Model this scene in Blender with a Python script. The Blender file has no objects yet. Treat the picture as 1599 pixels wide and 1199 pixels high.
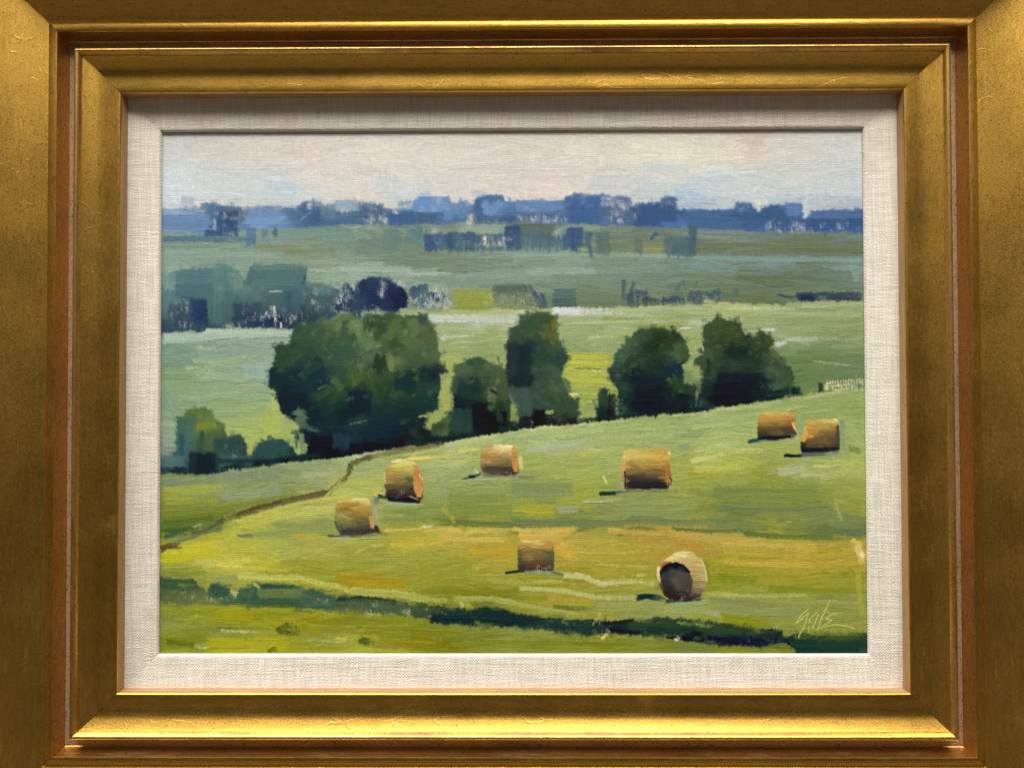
import bpy, math
import numpy as np

# ------------------------------------------------------------------ camera, world, lamp, exposure
scene = bpy.context.scene
col = scene.collection
W, H = 0.3937, 0.2921            # visible opening of the painting (15.5 x 11.5 in)
PX = W / 1098.0                  # one pixel of the photograph at the canvas

cam_d = bpy.data.cameras.new('camera')
cam = bpy.data.objects.new('camera', cam_d)
col.objects.link(cam)
cam.location = (0.00282691, -0.41280398, -0.00328702)
cam.rotation_euler = (1.58752447, 0.0023752, 0.00648645)
cam_d.sensor_fit = 'HORIZONTAL'
cam_d.sensor_width = 36.0
cam_d.lens = 36.0 * 0.72
cam_d.clip_start = 0.01
cam_d.clip_end = 50.0
scene.camera = cam

world = bpy.data.worlds.new('World')
scene.world = world
world.use_nodes = True
wn = world.node_tree
wn.nodes.clear()
w_out = wn.nodes.new('ShaderNodeOutputWorld')
w_bg = wn.nodes.new('ShaderNodeBackground')
w_tc = wn.nodes.new('ShaderNodeTexCoord')
w_sep = wn.nodes.new('ShaderNodeSeparateXYZ')
w_ramp = wn.nodes.new('ShaderNodeValToRGB')
w_map = wn.nodes.new('ShaderNodeMapRange')
w_map.inputs['From Min'].default_value = -1.0
wn.links.new(w_tc.outputs['Generated'], w_sep.inputs[0])
wn.links.new(w_sep.outputs['Z'], w_map.inputs['Value'])
wn.links.new(w_map.outputs[0], w_ramp.inputs[0])
cr = w_ramp.color_ramp
cr.elements[0].position = 0.0
cr.elements[0].color = (0.80, 0.72, 0.60, 1)
cr.elements[1].position = 1.0
cr.elements[1].color = (0.95, 0.97, 1.0, 1)
e = cr.elements.new(0.40); e.color = (0.095, 0.08, 0.066, 1)
e = cr.elements.new(0.60); e.color = (0.13, 0.118, 0.105, 1)
# the photographer and the dim room behind the camera darken what the gilding mirrors straight ahead
w_front = wn.nodes.new('ShaderNodeMapRange'); w_front.interpolation_type = 'SMOOTHSTEP'
w_front.inputs['From Min'].default_value = 0.55; w_front.inputs['From Max'].default_value = 1.0
w_front.inputs['To Min'].default_value = 1.0; w_front.inputs['To Max'].default_value = 0.5
w_neg = wn.nodes.new('ShaderNodeMath'); w_neg.operation = 'MULTIPLY'; w_neg.inputs[1].default_value = -1.0
wn.links.new(w_sep.outputs['Y'], w_neg.inputs[0]); wn.links.new(w_neg.outputs[0], w_front.inputs['Value'])
w_mul = wn.nodes.new('ShaderNodeMix'); w_mul.data_type = 'RGBA'; w_mul.blend_type = 'MULTIPLY'; w_mul.inputs[0].default_value = 1.0
wn.links.new(w_ramp.outputs[0], w_mul.inputs[6]); wn.links.new(w_front.outputs[0], w_mul.inputs[7])
wn.links.new(w_mul.outputs[2], w_bg.inputs[0])
w_bg.inputs[1].default_value = 0.46
wn.links.new(w_bg.outputs[0], w_out.inputs[0])

def area_light(name, loc, target, sx, sy, energy, color):
    d = bpy.data.lights.new(name, 'AREA')
    d.shape = 'RECTANGLE'; d.size = sx; d.size_y = sy
    d.energy = energy; d.color = color
    o = bpy.data.objects.new(name, d)
    col.objects.link(o)
    o.location = loc
    v = np.array(target, float) - np.array(loc, float)
    v /= np.linalg.norm(v)
    o.rotation_euler = (math.acos(-v[2]), 0, math.atan2(-v[0], v[1]))  # -Z looks along v
    return o

area_light('window_light', (-0.34, -1.12, 2.16), (0, 0, 0), 3.1, 0.95, 158.0, (0.985, 0.955, 0.905))

scene.view_settings.view_transform = 'Standard'
scene.view_settings.look = 'None'
scene.view_settings.exposure = 0.0
scene.view_settings.gamma = 1.0
scene.view_settings.use_curve_mapping = False

# ------------------------------------------------------------------ helpers
def link(o, parent=None):
    col.objects.link(o)
    if parent is not None:
        o.parent = parent
    return o

class NT:
    """small shader-node helper"""
    def __init__(s, name):
        s.m = bpy.data.materials.new(name); s.m.use_nodes = True
        s.t = s.m.node_tree; s.t.nodes.clear()
        s.out = s.n('OutputMaterial'); s.p = s.n('BsdfPrincipled')
        s.l(s.p.outputs[0], s.out.inputs[0])
    def n(s, kind, **kw):
        x = s.t.nodes.new('ShaderNode' + kind)
        for k, v in kw.items():
            setattr(x, k, v)
        return x
    def l(s, a, b):
        s.t.links.new(a, b)
    def coord(s, scale=(1, 1, 1), rot=(0, 0, 0), loc=(0, 0, 0)):
        tc = s.n('TexCoord'); mp = s.n('Mapping')
        mp.inputs['Scale'].default_value = scale
        mp.inputs['Rotation'].default_value = rot
        mp.inputs['Location'].default_value = loc
        s.l(tc.outputs['Object'], mp.inputs[0])
        return mp.outputs[0]
    def noise(s, vec, scale, detail=3, rough=0.55, dist=0.0):
        x = s.n('TexNoise')
        x.inputs['Scale'].default_value = scale
        x.inputs['Detail'].default_value = detail
        x.inputs['Roughness'].default_value = rough
        x.inputs['Distortion'].default_value = dist
        s.l(vec, x.inputs['Vector'])
        return x.outputs['Fac']
    def ramp(s, v, a, b, lo=0.0, hi=1.0):
        x = s.n('MapRange')
        x.inputs['From Min'].default_value = a; x.inputs['From Max'].default_value = b
        x.inputs['To Min'].default_value = lo; x.inputs['To Max'].default_value = hi
        s.l(v, x.inputs['Value'])
        return x.outputs[0]
    def math(s, op, a, b=None, c=None):
        x = s.n('Math', operation=op)
        for i, q in enumerate((a, b, c)):
            if q is None: continue
            if isinstance(q, (int, float)): x.inputs[i].default_value = q
            else: s.l(q, x.inputs[i])
        return x.outputs[0]
    def mix(s, f, a, b, mode='MIX'):
        x = s.n('Mix', data_type='RGBA', blend_type=mode)
        for q, k in ((f, 0), (a, 6), (b, 7)):
            if isinstance(q, (int, float)): x.inputs[k].default_value = q
            elif isinstance(q, tuple): x.inputs[k].default_value = (*q, 1) if len(q) == 3 else q
            else: s.l(q, x.inputs[k])
        return x.outputs[2]
    def bump(s, h, strength, dist, normal=None):
        x = s.n('Bump')
        x.inputs['Strength'].default_value = strength
        x.inputs['Distance'].default_value = dist
        s.l(h, x.inputs['Height'])
        if normal is not None: s.l(normal, x.inputs['Normal'])
        return x.outputs[0]

# ------------------------------------------------------------------ materials
def mat_gold(name, base, bole, wear, rough, speck=0.60, seed=0.0, metal=1.0):
    """burnished leaf over red clay: rub-through, dark toning specks, fine wrinkles and scratches"""
    s = NT(name)
    v = s.coord(loc=(seed, seed * .37, 0))
    vl = s.coord(scale=(0.12, 1, 1), loc=(seed, 0, seed))      # streaks along the rail
    cloud = s.noise(v, 28, 4)
    streak = s.noise(vl, 900, 3, 0.6)
    fine = s.noise(v, 1700, 3, 0.7)
    specks = s.noise(v, 1250, 2, 0.6)
    rub = s.math('ADD', s.math('MULTIPLY', cloud, 0.55), s.math('MULTIPLY', streak, 0.45))
    rub = s.math('ADD', s.math('MULTIPLY', rub, 0.6), s.math('MULTIPLY', fine, 0.4))
    rub = s.math('ADD', rub, s.ramp(s.noise(s.coord(scale=(0.5, 1, 1), loc=(0, 2, seed)), 70, 3, 0.6), 0.4, 0.75, -0.075, 0.085))
    f = s.ramp(rub, 0.56 - wear * 0.16, 0.72 - wear * 0.16)
    c = s.mix(f, base, bole)
    dull = tuple(x * 0.72 for x in base)
    c = s.mix(s.ramp(s.noise(v, 9, 3), 0.35, 0.7, 0, 0.22), c, dull)
    g2 = s.noise(v, 2600, 2, 0.8)
    gv = s.ramp(s.math('ADD', s.math('MULTIPLY', g2, 0.6), s.math('MULTIPLY', streak, 0.4)), 0.36, 0.64, 0.74, 1.18)
    hs = s.n('HueSaturation'); s.l(c, hs.inputs['Color']); s.l(gv, hs.inputs['Value'])
    c = hs.outputs[0]
    sp = s.ramp(specks, speck + 0.015, speck + 0.07, 0, 0.85)
    c = s.mix(sp, c, (0.035, 0.022, 0.010))
    s.l(c, s.p.inputs['Base Color'])
    s.l(s.ramp(s.math('MAXIMUM', f, sp), 0, 1, metal, 0.72 * metal), s.p.inputs['Metallic'])
    r = s.math('ADD', s.ramp(cloud, 0.3, 0.7, rough - 0.025, rough + 0.03), s.ramp(fine, 0.3, 0.7, -0.05, 0.08))
    s.l(r, s.p.inputs['Roughness'])
    # scratches: thin crossing lines
    tot = s.math('MULTIPLY', fine, 0.5)
    tot = s.math('ADD', tot, s.math('MULTIPLY', streak, 0.5))
    for k, (rot, thr) in enumerate((((0.3, 0.5, 0.2), 0.012), ((1.2, 2.1, 0.9), 0.012))):
        q = s.noise(s.coord(rot=rot, scale=(0.35, 1, 1), loc=(seed + k, 0, 0)), 110, 1, 0.4, 0.3)
        ln = s.ramp(s.math('ABSOLUTE', s.math('SUBTRACT', q, 0.5)), 0.0, thr, 1.0, 0.0)
        gate = s.ramp(s.noise(s.coord(loc=(seed * 2 + k, 3, 1)), 22, 2), 0.55, 0.62)
        tot = s.math('ADD', tot, s.math('MULTIPLY', s.math('MULTIPLY', ln, gate), 0.8))
    n1 = s.bump(tot, 0.16, 0.0003)
    n2 = s.bump(s.noise(v, 1100, 3, 0.7), 0.11, 0.0004, n1)
    s.l(n2, s.p.inputs['Normal'])
    return s.m

def mat_wood(name, base):
    s = NT(name)
    v = s.coord(scale=(0.08, 1, 1))
    c = s.mix(s.ramp(s.noise(v, 700, 3), 0.35, 0.65), tuple(x * 0.75 for x in base), base)
    c = s.mix(s.ramp(s.noise(s.coord(), 500, 2), 0.68, 0.74, 0, 0.8), c, (0.08, 0.04, 0.02))
    s.l(c, s.p.inputs['Base Color'])
    s.p.inputs['Roughness'].default_value = 0.6
    return s.m

def weave(s, period, axes, wob):
    """over-under height of a plain weave with uneven threads; axes = two coordinate sockets"""
    a, b = axes
    k = 2 * math.pi / period
    A = s.math('SINE', s.math('MULTIPLY', s.math('ADD', a, wob), k))
    B = s.math('SINE', s.math('MULTIPLY', s.math('SUBTRACT', b, wob), k))
    return s.math('MULTIPLY_ADD', s.math('MULTIPLY', A, B), 0.6, s.math('MULTIPLY', s.math('ADD', A, B), 0.2))

def mat_linen(name):
    s = NT(name)
    v = s.coord()
    sep = s.n('SeparateXYZ'); s.l(v, sep.inputs[0])
    wob = s.ramp(s.noise(v, 210, 3), 0, 1, -0.0020, 0.0020)
    wv = weave(s, 0.00155, (sep.outputs[0], sep.outputs[2]), wob)
    thr_x = s.noise(s.coord(scale=(0.05, 1, 1)), 950, 2)
    thr_z = s.noise(s.coord(scale=(1, 1, 0.05)), 950, 2)
    thr = s.math('ADD', s.math('MULTIPLY', thr_x, 0.5), s.math('MULTIPLY', thr_z, 0.5))
    c = s.mix(s.ramp(thr, 0.36, 0.62), (0.66, 0.60, 0.495), (0.87, 0.815, 0.705))
    c = s.mix(s.ramp(wv, -0.7, 0.4, 0.30, 0.0), c, (0.46, 0.38, 0.29))
    stain = s.ramp(s.noise(s.coord(loc=(0.31, 0, 0.1)), 26, 3), 0.60, 0.74, 0, 0.45)
    c = s.mix(stain, c, (0.52, 0.39, 0.25))
    s.l(c, s.p.inputs['Base Color'])
    s.p.inputs['Roughness'].default_value = 0.85
    s.p.inputs['Specular IOR Level'].default_value = 0.2
    slub = s.math('ADD', s.math('MULTIPLY', wv, 0.5), s.math('MULTIPLY', thr, 1.6))
    n1 = s.bump(slub, 0.75, 0.00032)
    n2 = s.bump(s.noise(v, 60, 3), 0.25, 0.0015, n1)
    s.l(n2, s.p.inputs['Normal'])
    return s.m

def mat_paint(name):
    s = NT(name)
    at = s.n('Attribute', attribute_name='paint')
    v = s.coord()
    sep = s.n('SeparateXYZ'); s.l(v, sep.inputs[0])
    wob = s.ramp(s.noise(v, 160, 3), 0, 1, -0.0014, 0.0014)
    wv = weave(s, 0.00125, (sep.outputs[0], sep.outputs[2]), wob)
    grain = s.ramp(s.math('ADD', s.math('MULTIPLY', wv, 0.16), s.math('MULTIPLY', s.math('SUBTRACT', s.noise(v, 1300, 2, 0.7), 0.5), 1.7)), -0.6, 0.6, 0.87, 1.13)
    hsv = s.n('HueSaturation'); s.l(at.outputs['Color'], hsv.inputs['Color']); s.l(grain, hsv.inputs['Value'])
    s.l(hsv.outputs[0], s.p.inputs['Base Color'])
    s.p.inputs['Roughness'].default_value = 0.46
    s.p.inputs['Specular IOR Level'].default_value = 0.22
    thr = s.math('ADD', s.noise(s.coord(scale=(0.06, 1, 1)), 1500, 2), s.noise(s.coord(scale=(1, 1, 0.06)), 1500, 2))
    hgt = s.math('ADD', s.math('MULTIPLY', wv, 0.34), s.math('MULTIPLY', thr, 0.9))
    s.l(s.bump(hgt, 0.50, 0.00024), s.p.inputs['Normal'])
    return s.m

def mat_wall(name):
    s = NT(name)
    v = s.coord()
    c = s.mix(s.noise(v, 6, 4), (0.50, 0.48, 0.45), (0.56, 0.54, 0.51))
    s.l(c, s.p.inputs['Base Color'])
    s.p.inputs['Roughness'].default_value = 0.9
    s.l(s.bump(s.noise(v, 180, 3), 0.2, 0.001), s.p.inputs['Normal'])
    return s.m

GOLD = (0.80, 0.455, 0.085)
M_OUT = mat_gold('gold_leaf_outer', GOLD, (0.32, 0.16, 0.04), 0.08, 0.33, 0.61, 1.3)
M_COVE = mat_gold('gold_leaf_inner', GOLD, (0.32, 0.16, 0.04), 0.10, 0.33, 0.61, 4.1)
M_BEAD = mat_gold('gold_leaf_bead', (0.82, 0.50, 0.13), (0.38, 0.17, 0.07), 0.75, 0.34, 0.60, 7.7)
M_CLAY = mat_gold('worn_clay', (0.47, 0.33, 0.215), (0.30, 0.19, 0.11), 0.3, 0.52, 0.57, 2.9, 0.25)
M_WALL_GILT = mat_gold('orange_gilding', (0.72, 0.41, 0.12), (0.36, 0.22, 0.12), 0.35, 0.34, 0.58, 5.9)
M_SLIP = mat_wood('tan_wood', (0.43, 0.25, 0.11))
M_LINEN = mat_linen('natural_linen')
M_PAINT = mat_paint('oil_paint')
M_BOARD = mat_wood('panel_board', (0.45, 0.36, 0.25))
M_WALL = mat_wall('plaster')

# ------------------------------------------------------------------ wall
def mesh_obj(name, verts, faces, mat, parent=None, smooth=True):
    me = bpy.data.meshes.new(name)
    me.from_pydata(verts, [], faces)
    me.materials.append(mat)
    if smooth:
        me.polygons.foreach_set('use_smooth', [True] * len(me.polygons))
    me.update()
    return link(bpy.data.objects.new(name, me), parent)

BACK = 0.0118                     # back of the frame, behind the canvas plane
t = 0.02
wx, wz, y0 = 1.2, 1.0, BACK + 0.001
wv_ = [(x, y, z) for y in (y0, y0 + t) for x in (-wx, wx) for z in (-wz, wz)]
wall = mesh_obj('wall', wv_, [(0, 1, 3, 2), (4, 6, 7, 5), (0, 4, 5, 1), (2, 3, 7, 6), (0, 2, 6, 4), (1, 5, 7, 3)], M_WALL, None, False)
wall['kind'] = 'structure'
wall['label'] = 'plain pale plaster wall behind the gilt picture frame'
wall['category'] = 'wall'

# ------------------------------------------------------------------ framed painting
root = bpy.data.objects.new('framed_painting', None)
link(root)
root.location = (0, BACK, -H / 2 - 254 * PX)
root['label'] = 'framed oil painting of hay bales and trees, in a wide gold frame with linen liner'
root['category'] = 'painting'
BASE = root.location.copy()

def rail_mesh(prof, length, gap, nseg, mat, name, sharp=()):
    """sweep a (distance, height) profile along local X, mitred at both ends; X along, Z outward, -Y towards the room"""
    vs, fs = [], []
    n = len(prof)
    for i in range(nseg + 1):
        tt = i / nseg * 2 - 1
        for d, h in prof:
            vs.append((tt * (length / 2 + d * PX - gap), -h * PX, d * PX))
    for i in range(nseg):
        for j in range(n - 1):
            a = i * n + j
            fs.append((a, a + 1, a + n + 1, a + n))
    me = bpy.data.meshes.new(name)
    me.from_pydata(vs, [], fs)
    me.materials.append(mat)
    me.polygons.foreach_set('use_smooth', [True] * len(me.polygons))
    me.update()
    me.set_sharp_from_angle(angle=math.radians(38))
    return me

def smooth_prof(p, k=4):
    """Catmull-Rom through the profile points"""
    p = np.array(p, float)
    q = np.vstack([2 * p[0] - p[1], p, 2 * p[-1] - p[-2]])
    out = []
    for i in range(1, len(q) - 2):
        a, b, c, d = q[i - 1], q[i], q[i + 1], q[i + 2]
        for s_ in range(k):
            u = s_ / k
            out.append(0.5 * (2 * b + (c - a) * u + (2 * a - 5 * b + 4 * c - d) * u * u + (3 * b - a - 3 * c + d) * u ** 3))
    out.append(p[-1])
    return [tuple(x) for x in out]

P_SIGHT = [(49.6, 8), (49.6, 28.6)]
P_COVE = [(49.6, 28.6), (50.2, 30.4), (51.6, 31.6)] + smooth_prof([(51.6, 31.6), (57, 32.0), (64, 31.9), (71, 31.8), (77, 32.3), (84, 34.2), (91, 38.0), (97, 41.8), (101, 44.6)])[1:]
P_BEAD = smooth_prof([(101, 44.6), (101.8, 44.2), (103, 46.6), (105, 49.6), (107.5, 51), (110, 50), (112, 47.2), (112.6, 45)])
P_CLAY = [(112.6, 45), (113.0, 36), (113.8, 31.5)] + smooth_prof([(113.8, 31.5), (117, 30.0), (122, 29.2), (127, 28.6), (129.4, 28.4)])[1:]
P_WALL = smooth_prof([(129.4, 28.4), (130.6, 30), (132.4, 36), (133.8, 43), (134.7, 48.5), (135, 51)])
P_OUT = [(135, 51), (135.4, 52.2), (136.6, 52.7), (146.6, 52.3), (147.8, 51.6), (148.4, 49.4), (149.4, 48.9)] + smooth_prof(
    [(149.4, 48.9), (152, 50.6), (158, 53.8), (167, 59.0), (178, 65.6), (191, 74.2), (204, 84), (215, 92), (224, 104), (230, 113), (235, 118.5), (241, 121), (247, 119), (251, 113), (253, 104), (254, 90)])[1:] + [(254, -BACK / PX)]
P_LINER = [(0, 1.2), (0.1, 3.0)] + smooth_prof([(0.1, 3.0), (1.3, 5.2), (4.0, 6.6), (20, 7.9), (40, 9.5), (49.6, 10.2)])[1:]

SIDES = [('top', (0, 0, H / 2), 0.0, W), ('bottom', (0, 0, -H / 2), math.pi, W),
         ('left', (-W / 2, 0, 0), -math.pi / 2, H), ('right', (W / 2, 0, 0), math.pi / 2, H)]
for side, loc, rot, length in SIDES:
    rail = link(bpy.data.objects.new('frame_rail', rail_mesh(P_OUT, length, 0.00010, 24, M_OUT, 'frame_rail')), root)
    rail.location = (loc[0] - BASE.x, loc[1] - BASE.y, loc[2] - BASE.z)
    rail.rotation_euler = (0, rot, 0)
    for nm, prof, mt in (('inner_cove', P_COVE, M_COVE), ('bead', P_BEAD, M_BEAD), ('clay_groove', P_CLAY, M_CLAY), ('groove_wall', P_WALL, M_WALL_GILT), ('sight_edge', P_SIGHT, M_SLIP)):
        o = link(bpy.data.objects.new(nm, rail_mesh(prof, length, 0.00010, 24, mt, nm)), rail)
        if nm == 'clay_groove': o['label'] = 'worn pinkish brown clay groove along the rail'
        if nm == 'groove_wall': o['label'] = 'reddish orange gilded side of the groove'
        if nm == 'sight_edge': o['label'] = 'thin bare tan wooden edge against the linen'
    lin = link(bpy.data.objects.new('linen_liner', rail_mesh(P_LINER, length, 0.0, 24, M_LINEN, 'linen_liner')), root)
    lin.location = rail.location
    lin.rotation_euler = (0, rot, 0)

# ------------------------------------------------------------------ the painting: brush strokes laid one over the other on a canvas grid
S = 1.25                          # canvas samples per photograph pixel
MARG = 8                          # painted margin that runs on under the liner
GW, GH = int((1098 + 2 * MARG) * S), int((814.6 + 2 * MARG) * S)
rng = np.random.default_rng(11)

def homography(src, dst):
    A = []
    for (x, y), (u, v) in zip(src, dst):
        A.append([x, y, 1, 0, 0, 0, -u * x, -u * y, -u]); A.append([0, 0, 0, x, y, 1, -v * x, -v * y, -v])
    return np.linalg.svd(np.array(A, float))[2][-1].reshape(3, 3)
# strokes are written in the sketch's own units (corners below) and mapped to the flat canvas
HM = homography([(253, 207), (1345, 203), (250, 1018.5), (1355, 1019.5)],
                [(0, 0), (1098, 0), (0, 814.6), (1098, 814.6)])
def to_canvas(p):
    p = np.asarray(p, float).reshape(-1, 2)
    q = np.c_[p, np.ones(len(p))] @ HM.T
    return ((q[:, :2] / q[:, 2:]) + MARG) * S

def smooth_noise(n, m, k, axis_k=None):
    a = rng.random((n, m))
    for ax, kk in ((0, k), (1, axis_k if axis_k else k)):
        if kk > 1:
            w = np.hanning(kk + 2)[1:-1]; w /= w.sum()
            a = sum(np.roll(a, i - kk // 2, ax) * w[i] for i in range(kk))
    a -= a.mean(); a /= a.std() * 2.2
    return a.astype(np.float32)
N_BR = smooth_noise(512, 512, 2, 3)
N_LO = smooth_noise(512, 512, 9)
def samp(T, a, b):
    a = np.mod(a, 511.0); b = np.mod(b, 511.0)
    i = a.astype(np.int32); j = b.astype(np.int32); fa = a - i; fb = b - j
    i1 = (i + 1) & 511; j1 = (j + 1) & 511
    return (T[i, j] * (1 - fa) + T[i1, j] * fa) * (1 - fb) + (T[i, j1] * (1 - fa) + T[i1, j1] * fa) * fb

yy, xx = np.mgrid[0:GH, 0:GW].astype(np.float32)
per = 3.4 * S
WEAVE = (np.sin(2 * np.pi * (xx + 2.0 * samp(N_LO, yy / 7, xx / 40)) / per) * 0.55
         + np.sin(2 * np.pi * (yy + 1.5 * samp(N_LO, yy / 40, xx / 7)) / per) * 0.30
         + 0.9 * samp(N_BR, xx / 1.6 + 31, yy / 9.0)).astype(np.float32)
SPARK = (np.cos(2 * np.pi * (xx + 6.0 * samp(N_LO, yy / 9, xx / 12)) / (3.3 * S)) * 0.34 + np.cos(2 * np.pi * (yy + 5.0 * samp(N_LO, yy / 12, xx / 9)) / (3.3 * S)) * 0.20).astype(np.float32)
PRIMER = np.array([226, 214, 190], np.float32) / 255
C = np.empty((GH, GW, 3), np.float32); C[:] = PRIMER
Z = np.zeros((GH, GW), np.float32)
ID = np.zeros((GH, GW), np.int16)
IDS = {}
def idn(key):
    if key not in IDS: IDS[key] = len(IDS)
    return IDS[key]

def sstep(a, b, x):
    t_ = np.clip((x - a) / (b - a), 0, 1)
    return t_ * t_ * (3 - 2 * t_)

def stroke(pts, w, c, dry=0.12, op=1.0, id=None, bris=1.0, wet=0.12, clip=None, thick=1.0, curve=0.0, rag=1.0):
    P = to_canvas(pts)
    if curve and len(P) == 2:
        d = P[1] - P[0]; nrm = np.array([-d[1], d[0]])
        P = np.array([P[0] + d * t_ + nrm * curve * 4 * t_ * (1 - t_) for t_ in np.linspace(0, 1, 6)])
    hw = w * S * 0.5
    pad = hw * 1.3 + 3
    x0, y0_ = np.floor(P.min(0) - pad).astype(int); x1, y1 = np.ceil(P.max(0) + pad).astype(int)
    x0, y0_ = max(x0, 0), max(y0_, 0); x1, y1 = min(x1, GW), min(y1, GH)
    if x1 <= x0 + 1 or y1 <= y0_ + 1: return
    X = xx[y0_:y1, x0:x1]; Y = yy[y0_:y1, x0:x1]
    best = np.full(X.shape, 1e9, np.float32); U = np.zeros_like(best); V = np.zeros_like(best)
    acc = 0.0
    nseg = len(P) - 1
    for k in range(nseg):
        a, b = P[k], P[k + 1]; d = b - a; L = float(np.hypot(*d)) + 1e-6; d = d / L
        rx, ry = X - a[0], Y - a[1]
        tt = rx * d[0] + ry * d[1]; v = rx * -d[1] + ry * d[0]
        lo = -1e9 if k == 0 else 0.0; hi = 1e9 if k == nseg - 1 else L
        tc = np.clip(tt, lo, hi)
        ds = np.hypot(tt - tc, v)
        m = ds < best
        best[m] = ds[m]; U[m] = (tc + acc)[m]; V[m] = np.where(tt == tc, v, np.sign(v) * ds)[m]
        acc += L
    Lt = acc
    s1, s2, s3 = rng.random(3) * 500
    br = samp(N_BR, V / 1.15 + s1, U / 22 + s2) + 0.5 * samp(N_BR, V / 2.6 + s2, U / 50 + s3)
    edge = samp(N_LO, U / 1.6 + s3, V * 0 + s1)
    vn = np.abs(V) / hw
    body = 1 - sstep(0.74, 1.10, vn + 0.11 * rag * edge)
    e0 = rag * min(hw, 7) * 0.45 * (samp(N_BR, V / 1.5 + s2, V * 0 + s3))
    es = 0.6 + 1.6 * rag
    body *= sstep(-es, es, U + e0) * (1 - sstep(-es, es * 1.4, U - Lt - e0 * (1 + 2.0 * dry)))
    un = np.clip(U / max(Lt, 1), 0, 1)
    load = 1.15 - dry * (0.35 + 1.15 * un)
    tex = WEAVE[y0_:y1, x0:x1]
    cov = sstep(-0.22, 0.22, load - 0.55 + 0.34 * br * (0.35 + dry) - 0.38 * tex * min(1.0, dry * 1.9))
    al = body * cov * op
    if clip is not None:
        al = al * clip[y0_:y1, x0:x1]
    c = np.asarray(c, np.float32) / 255
    under = C[y0_:y1, x0:x1]
    cv = c[None, None] * (1 + 0.036 * bris * br[..., None])
    if wet:
        cv = cv * (1 - wet * un[..., None]) + under * (wet * un[..., None])
    C[y0_:y1, x0:x1] = under * (1 - al[..., None]) + cv * al[..., None]
    ridge = np.exp(-((vn - 0.88) / 0.10) ** 2) * 0.35
    z = thick * (0.42 + 0.17 * br + ridge + 0.25 * np.exp(-((U - Lt) / 2.2) ** 2))
    Z[y0_:y1, x0:x1] = Z[y0_:y1, x0:x1] * (1 - 0.80 * al) + z * al
    if id is not None:
        ii = ID[y0_:y1, x0:x1]
        m = (body * (clip[y0_:y1, x0:x1] if clip is not None else 1) > 0.5) & (op > 0.3)
        ii[m] = idn(id)

def polymask(poly, rag=1.5, soft=0.8):
    P = to_canvas(poly)
    m = np.zeros((GH, GW), np.float32)
    x0, y0_ = np.floor(P.min(0) - 4).astype(int); x1, y1 = np.ceil(P.max(0) + 4).astype(int)
    x0, y0_ = max(x0, 0), max(y0_, 0); x1, y1 = min(x1, GW), min(y1, GH)
    X = xx[y0_:y1, x0:x1]; Y = yy[y0_:y1, x0:x1]
    s1, s2 = rng.random(2) * 400
    Xd = X + rag * S * (samp(N_LO, X / 2.4 + s1, Y / 2.4 + s2) + 0.7 * samp(N_BR, X / 2 + s2, Y / 5 + s1))
    Yd = Y + rag * S * (samp(N_LO, X / 2.4 + s2, Y / 2.4 + s1) + 0.7 * samp(N_BR, X / 2 + s1, Y / 5 + s2))
    ins = np.zeros(X.shape, bool)
    n = len(P)
    for i in range(n):
        (ax, ay), (bx, by) = P[i], P[(i + 1) % n]
        if ay == by: continue
        cnd = (ay > Yd) != (by > Yd)
        ins ^= cnd & (Xd < (bx - ax) * (Yd - ay) / (by - ay) + ax)
    f = ins.astype(np.float32)
    for _ in range(4 if rag > 1.2 else 2):
        f = (f + np.roll(f, 1, 0) + np.roll(f, -1, 0) + np.roll(f, 1, 1) + np.roll(f, -1, 1)) / 5
    m[y0_:y1, x0:x1] = f
    return m

def idw(cps, q, p=3.2, eps=30.0):
    """colour at points q from control points [(x, y, r, g, b)]"""
    a = np.asarray(cps, float)
    q = np.asarray(q, float).reshape(-1, 2)
    d = (q[:, None, 0] - a[None, :, 0]) ** 2 * 0.55 + (q[:, None, 1] - a[None, :, 1]) ** 2 * 1.7
    w_ = 1.0 / (d + eps) ** (p / 2)
    w_ /= w_.sum(1, keepdims=True)
    return w_ @ a[:, 2:5]

HMI = np.linalg.inv(HM)
def from_canvas(p):
    q = np.asarray(p, float).reshape(-1, 2) / S - MARG
    q = np.c_[q, np.ones(len(q))] @ HMI.T
    return q[:, :2] / q[:, 2:]

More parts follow.
